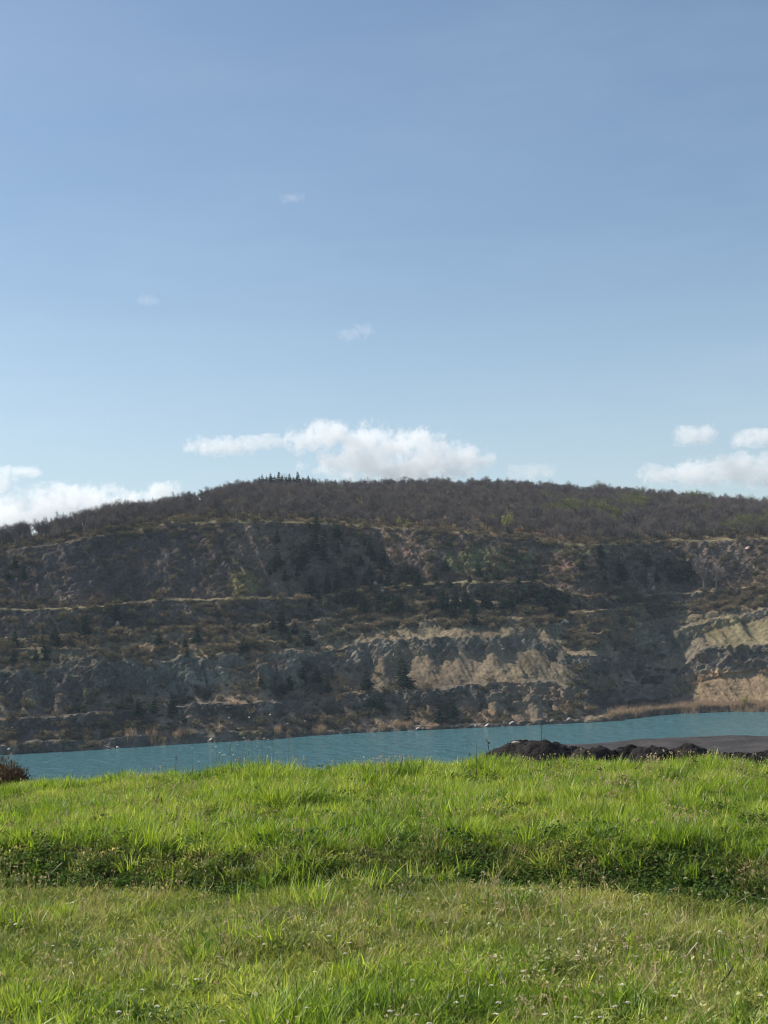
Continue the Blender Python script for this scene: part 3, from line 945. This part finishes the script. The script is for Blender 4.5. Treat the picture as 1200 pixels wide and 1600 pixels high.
g_oak = 'bare trees of the wood on the hill'
for q in single:
    loc = tuple(pp[q])
    if olive_zone[q] > .95 and px[q] > 500:
        plant('budding_tree', OLIVE[RNG.integers(3)], loc, hs[q] * .95, 'small olive green budding tree among the bare trees at the rim of the quarry', 'tree', 'olive budding trees at the rim')
    else:
        plant('bare_tree', OAK[RNG.integers(6)], loc, hs[q] * 1.15, sz=.85, label='small bare grey brown tree in the front rows of the wood on the hill', cat='tree', group=g_oak)
def joined(tree, name):
    a, b = tree
    co = []; fc = []; mi = []; bl = []; mats = []
    off = 0
    for me in (a, b):
        n = len(me.vertices)
        v = np.empty(n * 3, np.float32); me.vertices.foreach_get('co', v); co.append(v.reshape(-1, 3))
        f = np.empty(len(me.loops), np.int32); me.loops.foreach_get('vertex_index', f); fc.append(f.reshape(-1, 4) + off)
        m_ = np.empty(len(me.polygons), np.int32); me.polygons.foreach_get('material_index', m_); mi.append(m_ + len(mats))
        mats += list(me.materials)
        if 'bl' in me.attributes:
            x = np.empty(n, np.float32); me.attributes['bl'].data.foreach_get('value', x)
        else:
            x = np.full(n, .4, np.float32)
        bl.append(x); off += n
    return mesh_np(name, np.concatenate(co), [np.concatenate(fc)], mats, mi=np.concatenate(mi), attrs={'bl': np.concatenate(bl)})
forest = [joined(t, 'wood_tree') for t in OAK] + [joined(t, 'wood_tree') for t in OLIVE]
n = len(rest)
idx = np.where(olive_zone[rest] > 1.05, 6 + RNG.integers(0, 3, n), RNG.integers(0, 6, n))
s = hs[rest]
scatter('woodland', 'bare woodland covering the top of the hill', pp[rest], np.stack([np.zeros(n), np.zeros(n), RNG.uniform(0, 6.28, n)], -1), np.stack([s * 1.35, s * 1.35, s], -1), idx, np.zeros(n), forest)

# --- trees one can tell apart on the hill
def tree_at(name, tree, x, yb, yt, label, cat='tree', group=None, back_=0.0):
    g = ground_at(x, yb)
    hpx = (yb - yt)
    want = hpx / F * g[1]
    hh = max(v.co.z for v in tree[1].vertices)
    return plant(name, tree, tuple(g), want / hh, label, cat, group)
for x, yt in ((398, 747), (404, 744), (410, 741), (416, 744), (422, 739), (429, 743), (436, 736), (441, 741), (447, 745), (452, 741), (459, 746), (466, 736.5), (473, 744), (481, 742), (488, 748)):
    tree_at('pine_tree', FIRC[RNG.integers(3)], x, 764, yt, 'dark pine standing above the bare wood on the crest of the hill', 'tree', 'pines on the crest')
for x, yb, yt in ((3, 855, 829), (14, 852, 827), (24, 850, 830), (36, 847, 826), (45, 846, 831), (64, 840, 812), (72, 839, 808), (81, 838, 810), (90, 836, 809), (100, 834, 812), (108, 832, 815), (139, 826, 803), (150, 822, 801), (163, 818, 798)):
    tree_at('bare_tree', OAK[RNG.integers(6)], x, yb, yt, 'larger bare tree against the clouds on the falling left shoulder of the hill', 'tree', 'larger bare trees on the left shoulder')
tree_at('bare_tree', OAK[2], 122, 826, 797, 'open bare tree seen against the sky beside the gap in the crest row')
tree_at('budding_tree', YELLOW[0], 790, 838, 799, 'pale yellow green budding tree, tallest on the rim above the grassy slope', 'tree')
tree_at('budding_tree', YELLOW[1], 624, 826, 806, 'yellow green budding tree right above the reddish slide', 'tree')
tree_at('budding_tree', YELLOW[0], 638, 829, 812, 'small yellow green bush like tree beside the reddish slide top', 'tree')
tree_at('budding_tree', YELLOW[1], 1075, 842, 820, 'yellow green budding tree on the pale grass edge of the rim', 'tree')
tree_at('pale_tree', PALE[0], 1098, 922, 866, 'taller of two pale grey bare trees against the dark quarry wall', 'tree')
tree_at('pale_tree', PALE[1], 1118, 922, 876, 'shorter of two pale grey bare trees against the dark quarry wall', 'tree')
tree_at('pale_tree', PALE[1], 1010, 925, 893, 'pale tan bare shrub tree above the ledge of the dark cliff', 'tree')
tree_at('poplar_tree', YELLOW[1], 948, 1088, 1059, 'lone yellow leaved tree in the dark gully beside the spur', 'tree')
tree_at('budding_tree', YELLOW[0], 1166, 1110, 1085, 'yellowish tree growing in the reed belt below the tan slope', 'tree')
tree_at('conifer', FIRW[0], 630, 1078, 1030, 'dark conifer alone on the tan scree between the rock faces')
tree_at('conifer', FIRW[1], 572, 1082, 1045, 'broad grey green conifer on the scree left of the tallest scree conifer')
for x, yb, yt, lb in ((489, 865, 815, 'tall dark conifer high on the quarry wall under the rim'), (505, 880, 832, 'dark conifer beside the tall one under the rim'),
                      (476, 885, 843, 'shorter dark conifer beside the tall ones under the rim'), (598, 885, 845, 'dark conifer on the middle of the upper wall'),
                      (432, 850, 823, 'dark conifer close under the rim on the upper wall'), (835, 940, 895, 'dark pointed conifer above the spur')):
    tree_at('conifer', FIR[RNG.integers(5)], x, yb, yt, lb)
g_con = 'conifers on the middle benches'
spots = []
for cx, cy, rx, ry, n in ((700, 955, 70, 18, 26), (600, 955, 50, 20, 14), (520, 950, 45, 22, 10), (840, 945, 45, 18, 12), (760, 950, 40, 18, 10), (620, 905, 60, 26, 8), (880, 960, 30, 16, 6), (440, 905, 30, 16, 6),
                          (1075, 900, 30, 16, 6), (940, 890, 40, 22, 7), (80, 1030, 80, 22, 7), (430, 990, 40, 16, 6), (560, 870, 40, 26, 8), (20, 905, 40, 25, 5), (300, 1000, 90, 20, 7), (480, 1000, 50, 14, 6), (660, 910, 70, 26, 9), (560, 925, 50, 20, 8), (980, 905, 50, 20, 6), (1060, 905, 60, 20, 6), (420, 1075, 40, 16, 4), (250, 1120, 60, 12, 4), (120, 1000, 70, 16, 6), (530, 835, 50, 14, 5), (780, 905, 60, 12, 8), (690, 1128, 60, 5, 6), (580, 1105, 40, 12, 5), (500, 1080, 60, 20, 4)):
    for _ in range(n):
        spots.append((cx + RNG.normal(0, .55) * rx, cy + RNG.normal(0, .55) * ry))
for x, y in spots:
    h = RNG.uniform(14, 34)
    tree_at('conifer', FIR[RNG.integers(5)] if RNG.uniform() < .65 else FIRW[RNG.integers(2)], x, y, y - h, 'dark green conifer growing among shrubs on the middle of the quarry face', 'tree', g_con)

# --- shrubs: single ones by kind, then the scrub as one mass
SEGW = {0: .15, 1: .5, 2: .5, 3: .12, 4: .5, 5: .4, 6: .14, 7: .35, 8: 1.6, 9: .5, 10: 1.6, 11: .5, 12: 1.2, 13: .25, 14: .8, 15: 2.0, 16: 1.3}
def shrub_spots(n):
    out = []
    while len(out) < n:
        c = RNG.integers(0, NC); rr = RNG.integers(10, int(np.argmax(SEG == 17)))
        w = SEGW.get(int(SEG[rr]), 0) * (1.0 + .9 * fbm(P[rr, c, 0] / 13, P[rr, c, 1] / 13, P[rr, c, 2] / 13, 2, 701))
        x, y = PHX[rr, c], PHY[rr, c]
        if x > 1040 and y > 955: w *= .05
        if 640 < x < 880 and 980 < y < 1078: w *= .04
        if 560 < x < 660 and 985 < y < 1078: w *= .4
        if x < 350 and 850 < y < 935: w *= .35
        if RNG.uniform() * 2.2 < w: out.append((rr, c, x))
    return out
sp = shrub_spots(6500)
vis = [q for q in sp if -10 < q[2] < 1210]
vis.sort(key=lambda q: P[q[0], q[1], 1])
ids = set()
for rr, c, x in vis[::max(1, len(vis) // 240)][:240]:
    ids.add((rr, c))
    plant('shrub', BUSH[RNG.integers(5)], tuple(P[rr, c]), RNG.uniform(.7, 1.5), 'low bushy shrub growing on the quarry slope', 'shrub', 'shrubs on the quarry slopes', parts=('branches', 'foliage'))
rest_s = [q for q in sp if (q[0], q[1]) not in ids]
n = len(rest_s)
s = RNG.uniform(.3, 1.25, n) ** 1.2
scatter('scrub', 'brown and olive scrub dotted over the quarry faces', np.array([P[a, b] for a, b, _ in rest_s]), np.stack([RNG.normal(0, .1, n), RNG.normal(0, .1, n), RNG.uniform(0, 6.28, n)], -1),
        np.stack([s, s, s * RNG.uniform(.6, 1.1, n)], -1), RNG.integers(0, 5, n), np.zeros(n), [joined(b, 'scrub_bush') for b in BUSH])

# --- reeds along the far shore
reedm = [blade_mesh('reed_clump', M['reed'], 26, .7, 1.4, 2.5, .05, .11, .35, 800 + q, 2, .12) for q in range(4)]
pts = []
while len(pts) < 5200:
    c = RNG.integers(0, NC)
    rr = RNG.integers(7, 7 + int(np.sum((SEG >= 0) & (SEG <= 1))) )
    x = PHX[rr, c]
    w = sstep(930, 1010, x) if x > 700 else .10 * (fbm(x / 20, 0, 0, 2, 5) > .4)
    if RNG.uniform() < w: pts.append(P[rr, c])
n = len(pts)
s = RNG.uniform(.6, 1.05, n)
scatter('reeds', 'belt of dry pinkish tan reeds along the far shore', np.array(pts), np.stack([np.zeros(n), np.zeros(n), RNG.uniform(0, 6.28, n)], -1), np.stack([s, s, s], -1), RNG.integers(0, 4, n), RNG.uniform(0, 1, n), reedm)

# ------------------------------------------------------------------ rocks on the quarry
def rock_mesh(name, seed, mat, sx, sy, sz, n=14):
    u = np.linspace(0, math.pi, n); v = np.linspace(0, 2 * math.pi, 2 * n, endpoint=False)
    U, Vv = np.meshgrid(u, v, indexing='ij')
    d = np.stack([np.sin(U) * np.cos(Vv), np.sin(U) * np.sin(Vv), np.cos(U)], -1)
    q = 1 + .35 * fbm(d[..., 0] * 1.3 + seed, d[..., 1] * 1.3, d[..., 2] * 1.3, 4, seed)
    q = np.minimum(q, 1.0 / (np.abs(d @ np.array([.5, .4, .76])) + .15))
    V = d * q[..., None] * [sx, sy, sz]
    i = np.arange(n * 2 * n).reshape(n, 2 * n); j = np.roll(i, -1, 1)
    Fq = np.stack([i[:-1], i[1:], j[1:], j[:-1]], -1).reshape(-1, 4)
    return mesh_np(name, V.reshape(-1, 3), [Fq], [mat])
def rock(x, y, w, h, label, mat='boulder', group=None):
    g = ground_at(x, y)
    k = g[1] / F
    o = link(bpy.data.objects.new('boulder', rock_mesh('boulder', int(x), M[mat], w * k / 2, w * k / 2.4, h * k / 2)))
    o.location = g + Vector((0, -.2, h * k * .3)); o.rotation_euler = (0, .5, RNG.uniform(0, 6))
    tag(o, label, 'boulder', group)
rock(182, 979, 6, 9, 'upright white boulder on the left bench of the quarry')
rock(195, 980, 6, 4, 'smaller white boulder beside the upright white one')
rock(884, 972, 9, 5, 'pale boulder at the end of the sloping bench above the spur')
rock(876, 974, 5, 3, 'small pale boulder beside the larger one above the spur')
rock(587, 915, 9, 6, 'pinkish rock outcrop, upper one of three in the shrubs', 'pinkrock')
rock(597, 909, 8, 4, 'pinkish flat rock outcrop beside the upper one in the shrubs', 'pinkrock')
rock(596, 926, 8, 5, 'pinkish rock outcrop, lowest of three in the shrubs', 'pinkrock')
rock(1167, 858, 9, 5, 'orange pink rock just under the rim', 'pinkrock')
rock(1018, 922, 10, 6, 'pale pink rock in the shrubs on the ledge of the dark cliff', 'pinkrock')
for x, y in ((945, 928), (787, 1131), (798, 1132), (760, 1135), (744, 1136), (650, 1141), (660, 1140), (545, 1146), (505, 1148), (170, 1170), (185, 1170), (330, 1158), (14, 1172), (730, 1137), (886, 1126)):
    rock(x, y - 1, RNG.uniform(4, 9), RNG.uniform(2, 3.5), 'pale stone lying at the foot of the quarry by the water', 'boulder', 'pale stones along the far shore')

# ------------------------------------------------------------------ dark yard and soil heaps beyond the meadow
def yard_pt(x, y, d=None):
    ux, uy = (float(v) for v in un(x, y))
    dd = d or 5.0 * F / (uy - YH)
    return (ux - 600) / F * dd, dd
yx = np.linspace(2.0, 40, 150); yy = np.linspace(44, 69, 90)
YX, YY = np.meshgrid(yx, yy)
back_edge = 65.5 + 1.2 * fbm(YX / 6, 0, 0, 3, 901)
berm = .14 * np.exp(-((YY - back_edge + .9) / .7) ** 2) * (1 + .6 * fbm(YX / 2.2, YY / 2.2, 0, 3, 902)) * sstep(9, 11, YX)
YZ = CAMZ - 5.0 + .07 * fbm(YX / 4.5, YY / 1.5, 0, 5, 903) + berm
YZ -= 6.0 * sstep(0, 3.5, YY - back_edge) + 6.0 * (1 - sstep(2.2, 5.2, YX))
o = link(bpy.data.objects.new('dirt_yard', mesh_np('dirt_yard', np.stack([YX, YY, YZ], -1).reshape(-1, 3), [grid_faces(90, 150)], [M['yard']], smooth=True)))
tag(o, 'flat yard of dark gravel above the lake', kind='structure')
def heap(x0, x1, ytop, d, label, asym=0.0, ry=1.0):
    xa = (float(un(x0, 1175)[0]) - 600) / F * d; xb = (float(un(x1, 1175)[0]) - 600) / F * d
    xm, uy = (float(v) for v in un((x0 + x1) / 2, ytop))
    h = CAMZ - (uy - YH) / F * d + 3.45
    w = (xb - xa) / 2; cx = (xa + xb) / 2
    n = 70
    u = np.linspace(-1.25, 1.25, n); U, W = np.meshgrid(u, u)
    r2 = np.sqrt((U * (1 + asym * np.sign(U) * .3)) ** 2 + W ** 2)
    prof = np.clip(1 - r2 ** 2.6, -.25, 1) * (1 + .12 * fbm(U * 2.2, W * 2.2, x0, 2, 8))
    nz = fbm(U * w / .5 + x0, W * w * ry / .5, 0, 4, int(x0))
    Zh = h * prof + .14 * nz * h + .09 * fbm(U * w / .16, W * w / .16, x0, 4, 7)
    V = np.stack([U * w * 1.5 + .06 * nz, W * w * ry + .08 * nz, Zh], -1)
    o = link(bpy.data.objects.new('soil_heap', mesh_np('soil_heap', V.reshape(-1, 3), [grid_faces(n, n)], [M['soil']], smooth=False)))
    o.location = (cx, d, -3.45)
    tag(o, label, 'heap')
heap(779, 905, 1159, 56, 'longest black soil heap with a pale plastic scrap on its crest', .5, .7)
heap(893, 962, 1166, 54, 'low lumpy black soil heap beside the longest one')
heap(948, 1002, 1168, 54, 'small black soil heap in the middle of the row of heaps')
heap(985, 1052, 1169, 53, 'black soil heap beside the last rounded one of the row')
heap(1043, 1104, 1165, 55, 'last rounded black soil heap of the row before the open yard')
heap(1085, 1185, 1177, 52, 'low flat black soil bank past the last rounded heap', 0, .5)
heap(1160, 1290, 1172, 53, 'low flat black soil bank at the edge of the gravel yard', 0, .5)
p = world_at(806, 1160, 55.2)
o = link(bpy.data.objects.new('plastic_scrap', rock_mesh('plastic_scrap', 5, M['petal'], .16, .1, .04)))
o.location = p; tag(o, 'pale plastic scrap lying on the crest of the longest soil heap', 'litter')

# brown bush on the slope at the end of the meadow
bx, _ = yard_pt(2, 1200, 19)
bz = float(near_z(bx, 19))
top = CAMZ - (float(un(12, 1180)[1]) - YH) / F * 19
e = plant('brown_bush', RUST[0], (bx, 19, bz), (top - bz) * .58, sz=1.72, label='rusty brown bush at the edge of the meadow by the water', cat='bush', parts=('branches', 'foliage'))

# ------------------------------------------------------------------ weeds and flowers in the meadow
def meadow_xy(x, y, hguess=0.0):
    """where the eye ray through this pixel meets the meadow"""
    ux, uy = (float(v) for v in un(x, y))
    d = 4.0
    while d < 16.5:
        X_ = (ux - 600) / F * d
        if CAMZ - (uy - YH) / F * d <= float(near_z(X_, d)) + hguess: break
        d += .04
    return (ux - 600) / F * d, d
def stalk(seed, H, r=.004, branch=3, mat='deadstem', headmat='deadstem', headr=.012, lean=.05):
    q = np.random.default_rng(seed)
    V, Q, VH, QH = [], [], [], []
    p = np.array([0, 0, -.02]); d = np.array([q.normal(0, lean), q.normal(0, lean), 1.0])
    n = 6; pts_ = [p]
    for i in range(n):
        d = d + np.append(q.normal(0, .035, 2), 0)
        p2 = p + d / np.linalg.norm(d) * H / n
        tube(V, Q, p, p2, r * (1 - .55 * i / n), r * (1 - .55 * (i + 1) / n), 4)
        p = p2; pts_.append(p)
    tips = [p]
    for _ in range(branch):
        b = pts_[q.integers(3, n)]
        dd = np.array([q.normal(0, .25), q.normal(0, .25), 1.0]); dd /= np.linalg.norm(dd)
        e2 = b + dd * H * q.uniform(.06, .14)
        tube(V, Q, b, e2, r * .5, r * .35, 3); tips.append(e2)
    for t in tips:
        for _ in range(5):
            ribbon(VH, QH, t + q.normal(0, headr * .5, 3), t + q.normal(0, headr, 3) + [0, 0, headr * 1.2], headr * .5, headr * .3, q)
    return mk('stem', V, Q, M[mat]), mk('seed_head', VH, QH, M[headmat], [q.uniform()] * len(VH))
STALK = [stalk(900 + q, 1.0, .008, 4, headr=.016) for q in range(5)]
THIN = [stalk(920, 1.0, .008, 1, headr=.008)]
def weed(x, yb, yt, label, group=None, d=None, kind=None):
    if d is None: X_, d = meadow_xy(x, yb)
    else: X_ = (float(un(x, yb)[0]) - 600) / F * d
    z = float(near_z(X_, d))
    h = CAMZ - (float(un(x, yt)[1]) - YH) / F * d - z
    plant('dead_weed', kind or STALK[RNG.integers(5)], (X_, d, z), max(.08, h), label, 'weed stalk', group, parts=('stem', 'seed_head'))
weed(745, 1225, 1160, 'tall dark dead weed stalk standing left of the longest soil heap', kind=THIN[0])
weed(769, 1200, 1155, 'dark dead weed stalk right at the foot of the longest soil heap')
weed(842, 1190, 1132, 'thin dark dead stalk rising in front of the longest soil heap against the water', kind=THIN[0])
weed(732, 1192, 1176, 'short bent dark dead stalk near the tall one left of the heaps')
weed(470, 1268, 1228, 'dark dead stalk with a bushy head in the middle of the upper grass')
weed(477, 1270, 1238, 'shorter dark dead stalk beside the bushy headed one')
weed(275, 1228, 1180, 'thin dark stalk with a small dark tip against the water')
weed(583, 1260, 1228, 'grey dead stalk in the upper grass under the middle of the lake')
g_w = 'dead weed stalks in the near lawn'
for x, yb, yt in ((116, 1475, 1425), (60, 1400, 1350), (80, 1400, 1362), (990, 1440, 1400), (985, 1480, 1440), (740, 1420, 1385), (760, 1440, 1395), (680, 1480, 1440), (441, 1600, 1530), (372, 1510, 1470), (150, 1520, 1480), (905, 1400, 1370),
                  (1080, 1460, 1410), (1090, 1530, 1480), (20, 1530, 1490), (345, 1570, 1520), (300, 1540, 1490), (850, 1560, 1520), (1165, 1590, 1550), (540, 1540, 1500)):
    weed(x, yb, yt, 'thin dark dead weed stalk standing in the near lawn', g_w)
def straw_stick(x, y, L, ang, label):
    X_, d = meadow_xy(x, y, .05)
    V, Q = [], []
    a = np.array([-.5, 0, 0.]); 
    for i in range(5):
        b = a + np.array([.2, .012 * (-1) ** i, .01 * math.sin(i)])
        tube(V, Q, a * L, b * L, .004, .004, 5); a = b
    o = link(bpy.data.objects.new('straw_stick', mk('straw_stick', V, Q, M['strawstem'])))
    o.location = (X_, d, float(near_z(X_, d)) + .10); o.rotation_euler = (0, ang, RNG.uniform(-.3, .3))
    tag(o, label, 'stick')
straw_stick(446, 1441, .12, .65, 'straight pale straw stick lying in the lawn under the step')
straw_stick(640, 1408, .16, .6, 'pale bent straw stem leaning in the lawn below the middle of the step')
straw_stick(785, 1545, .10, 1.2, 'short pale straw stub in the near lawn')
straw_stick(1080, 1505, .11, -.8, 'pale straw stick leaning to the upper right in the dry lawn patch')
straw_stick(1140, 1530, .08, 1.1, 'short pale straw stick in the right part of the dry lawn')
straw_stick(87, 1374, .13, -.7, 'pale grey stick leaning in the dark clover of the step')

def flower(seed, H, hr):
    q = np.random.default_rng(seed)
    V, Q, VH, QH = [], [], [], []
    top_ = np.array([q.normal(0, .12) * H, q.normal(0, .12) * H, H])
    tube(V, Q, np.array([0, 0, -.02]), top_ * .5 + [0, 0, .01], .0014, .0012, 4); tube(V, Q, top_ * .5 + [0, 0, .01], top_, .0012, .0009, 4)
    for _ in range(26):
        a = q.uniform(0, 6.28); rr = hr * math.sqrt(q.uniform())
        c = top_ + np.array([rr * math.cos(a), rr * math.sin(a), .35 * hr * (1 - (rr / hr) ** 2) + q.normal(0, .001)])
        ribbon(VH, QH, c - [.3 * hr, 0, 0], c + [.3 * hr, 0, 0], .22 * hr, .22 * hr, np.random.default_rng(q.integers(1e6)))
        # lay each floret nearly flat
        for k in range(4): VH[-1 - k][2] = c[2] + (VH[-1 - k][2] - c[2]) * .35
    return mk('stem', V, Q, M['greenstem']), mk('flower_head', VH, QH, M['petal'], list(np.repeat(q.uniform(size=len(QH)), 4)))
FLW = [flower(950 + q, .10, .0115) for q in range(6)]
g_f = 'white flower heads in the near lawn'
fl = [(151, 1487), (105, 1509), (201, 1561), (213, 1561), (272, 1539), (313, 1537), (181, 1593), (334, 1500), (127, 1404), (88, 1402), (14, 1440), (22, 1450), (52, 1427), (26, 1420), (510, 1465), (545, 1478), (583, 1480), (538, 1492), (405, 1468), (413, 1482),
      (470, 1581), (466, 1585), (592, 1566), (617, 1588), (626, 1590), (659, 1583), (704, 1568), (726, 1568), (676, 1598), (776, 1592), (787, 1580), (760, 1542), (781, 1414), (779, 1422), (649, 1432), (822, 1443), (850, 1508), (852, 1514), (830, 1492), (906, 1493), (981, 1486), (996, 1497), (1129, 1463),
      (1065, 1517), (1030, 1552), (975, 1548), (848, 1581), (943, 1590), (966, 1588), (905, 1587), (974, 1574), (1150, 1540), (1054, 1565), (1091, 1396), (1192, 1406), (1072, 1377), (1098, 1462), (897, 1455), (940, 1527), (870, 1477), (890, 1440), (700, 1440), (610, 1420), (250, 1455), (75, 1480), (220, 1470), (300, 1420), (1010, 1430), (1110, 1500), (1180, 1560),
      (240, 1580), (60, 1560), (400, 1550), (500, 1520), (560, 1600), (640, 1540), (350, 1597), (820, 1530)]
for x, y in fl:
    X_, d = meadow_xy(x, y, .09)
    plant('white_flower', FLW[RNG.integers(6)], (X_, d, float(near_z(X_, d))), RNG.uniform(.75, 1.15), 'small white flower head on a thin stem in the near lawn', 'flower', g_f, parts=('stem', 'flower_head'))
TFL = [flower(970 + q, .35, .011) for q in range(4)]
g_t = 'tall pale flowers on the hump of the meadow edge'
for x, y in ((358, 1122), (393, 1121), (426, 1117), (375, 1138), (378, 1146), (384, 1153), (387, 1157), (360, 1161), (367, 1160), (373, 1163), (409, 1146), (415, 1154), (419, 1155), (339, 1167), (330, 1174), (341, 1176), (345, 1180), (352, 1180), (364, 1180), (360, 1171), (421, 1168), (448, 1131), (403, 1167), (432, 1176), (298, 1170), (312, 1190), (478, 1127), (390, 1172)):
    d = 14.75 + RNG.uniform(-.35, .35)
    q = world_at(x, y, d)
    z = float(near_z(q[0], d)) + float(tuft_up(q[0], d))
    plant('tall_flower', TFL[RNG.integers(4)], (q[0], d, z), 1.0, 'tall thin flower with a tiny pale head on the tufted hump of the meadow edge', 'flower', g_t, parts=('stem', 'flower_head'), sz=max(.4, (q[2] - z) / .35))

# pale seed heads sprinkled through the grass, far too many to count
def headmesh(seed):
    q = np.random.default_rng(seed)
    V, Q, BL = [], [], []
    for _ in range(7):
        h = q.uniform(.08, .20); bx_, by_ = q.normal(0, .05, 2); tx, ty = q.normal(0, .25 * h, 2)
        t_ = np.array([bx_ + tx, by_ + ty, h])
        ribbon(V, Q, np.array([bx_, by_, -.01]), t_, .0011, .0008, q); BL += [.2] * 4
        for _ in range(5):
            ribbon(V, Q, t_ + q.normal(0, .004, 3), t_ + q.normal(0, .006, 3) + [0, 0, .004], .0035, .002, q); BL += [q.uniform()] * 4
    return mesh_np('seed_head_tuft', np.array(V), [np.array(Q)], [M['straw']], attrs={'bl': np.array(BL)})
x, y, z = put(2600, lambda x, y: np.clip(.25 + .5 * pnoise(x, y, 371, .7), .03, 1) * (1 - .4 * onbank(x, y)), 4.8, 16)
do_scatter('seed_heads', 'pale seed heads sprinkled through the grass', x, y, z, .7, 1.2, RNG.uniform(.3, .8, len(x)), [headmesh(990 + q) for q in range(4)], .1)

# ------------------------------------------------------------------ clouds: real volumes far beyond the hill
def cloud(name, puffs, label, d=5000.0, dens=0.015, nz=2.5, sc=48.0, thr=.02, group=None):
    k = d / F
    C_ = []
    for cx, cy, rx, ry in puffs:
        q = world_at(cx, cy, d)
        C_.append((q, rx * k, (rx * .5 + ry * .5) * k, ry * k))
    lo = np.min([np.array(c) - np.array([a, b, e]) * 1.15 for c, a, b, e in C_], 0)
    hi = np.max([np.array(c) + np.array([a, b, e]) * 1.15 for c, a, b, e in C_], 0)
    V = [(x, y, z) for z in (lo[2], hi[2]) for y in (lo[1], hi[1]) for x in (lo[0], hi[0])]
    Fq = np.array([[0, 2, 3, 1], [4, 5, 7, 6], [0, 1, 5, 4], [2, 6, 7, 3], [0, 4, 6, 2], [1, 3, 7, 5]])
    t = NT(name)
    p = t.geo()
    f = None
    for c, a, b, e in C_:
        s1 = t.n('ShaderNodeVectorMath', operation='SUBTRACT'); t.l(p, s1.inputs[0]); s1.inputs[1].default_value = c
        s2 = t.n('ShaderNodeVectorMath', operation='MULTIPLY'); t.l(s1.outputs[0], s2.inputs[0]); s2.inputs[1].default_value = (1 / a, 1 / b, 1 / e)
        s3 = t.n('ShaderNodeVectorMath', operation='LENGTH'); t.l(s2.outputs[0], s3.inputs[0])
        v = t.math('SUBTRACT', 1.0, s3.outputs['Value'])
        f = v if f is None else t.math('SMOOTH_MAX', f, v)
    for nd in t.t.nodes:
        if nd.type == 'MATH' and nd.operation == 'SMOOTH_MAX': nd.inputs[2].default_value = .15
    n1 = t.noise(p, 1.0 / sc, 8, .70)
    g = t.math('ADD', f, t.math('MULTIPLY', t.math('SUBTRACT', n1, .5), 2.3 * nz))
    g = t.math('MULTIPLY', t.math('SUBTRACT', g, thr), dens * 5.0)
    g = t.math('MINIMUM', t.math('MAXIMUM', g, 0.0), dens)
    pv = t.n('ShaderNodeVolumePrincipled')
    pv.inputs['Color'].default_value = (1, 1, 1, 1)
    pv.inputs['Anisotropy'].default_value = 0.3
    t.l(g, pv.inputs['Density'])
    t.l(pv.outputs[0], t.out.inputs['Volume'])
    o = link(bpy.data.objects.new('cloud', mesh_np('cloud', V, [Fq], [t.m])))
    tag(o, label, 'cloud', group)
cloud('big_cloud', [(478, 688, 30, 18), (515, 680, 40, 22), (560, 692, 48, 22), (600, 705, 48, 24), (640, 692, 42, 18), (668, 708, 42, 22), (712, 718, 42, 20), (742, 722, 30, 16), (560, 722, 60, 20), (640, 735, 90, 18)], 'largest white cloud with a ragged top right behind the middle of the hill')
cloud('flat_cloud', [(330, 697, 40, 12), (367, 697, 38, 14), (410, 690, 32, 11)], 'thin flat white cloud beside the largest one', dens=.012)
cloud('low_cloud', [(10, 812, 70, 32), (75, 796, 60, 30), (135, 790, 60, 24), (92, 769, 26, 14), (195, 790, 50, 18)], 'bright low cloud bank behind the falling left shoulder of the hill')
cloud('dome_cloud', [(250, 770, 30, 16), (228, 776, 24, 12)], 'small domed white cloud touching the left slope of the hill')
cloud('edge_cloud', [(-2, 750, 28, 18), (42, 738, 24, 8)], 'small white cloud cut by the left edge above the low bank')
cloud('long_cloud', [(1040, 741, 40, 12), (1090, 740, 48, 17), (1150, 732, 52, 22), (1205, 736, 55, 23)], 'long white cloud rising to the right above the right shoulder of the hill')
cloud('round_cloud', [(1085, 681, 30, 15)], 'small rounded white cloud above the long one')
cloud('stub_cloud', [(1182, 684, 36, 13)], 'small flat white cloud at the right edge above the long one')
cloud('faint_cloud', [(832, 738, 34, 12)], 'faint white cloud just above the crest right of the largest cloud', dens=.006)
cloud('wisp', [(455, 310, 19, 6)], 'tiny single white wisp high in the open sky', dens=.0035, sc=22)
cloud('wisp', [(548, 522, 20, 9), (568, 515, 18, 8)], 'tiny double wisp in the middle of the sky', dens=.0035, sc=22)
cloud('wisp', [(231, 469, 18, 8)], 'faintest tiny wisp in the left of the sky', dens=.003, sc=22)

# ------------------------------------------------------------------ haze: the air over the lake
V = [(x, y, z) for z in (WATER - 13, 150) for y in (-210, 1510) for x in (-1210, 1210)]
Fq = np.array([[0, 2, 3, 1], [4, 5, 7, 6], [0, 1, 5, 4], [2, 6, 7, 3], [0, 4, 6, 2], [1, 3, 7, 5]])
t = NT('haze')
pv = t.n('ShaderNodeVolumePrincipled')
pv.inputs['Color'].default_value = (0.70, 0.83, 1.0, 1)
pv.inputs['Density'].default_value = 0.00010
pv.inputs['Anisotropy'].default_value = 0.0
t.l(pv.outputs[0], t.out.inputs['Volume'])
t.m.cycles.volume_sampling = 'DISTANCE'
o = link(bpy.data.objects.new('haze', mesh_np('haze', V, [Fq], [t.m])))
tag(o, 'thin blue air between the meadow and the hill', kind='stuff')
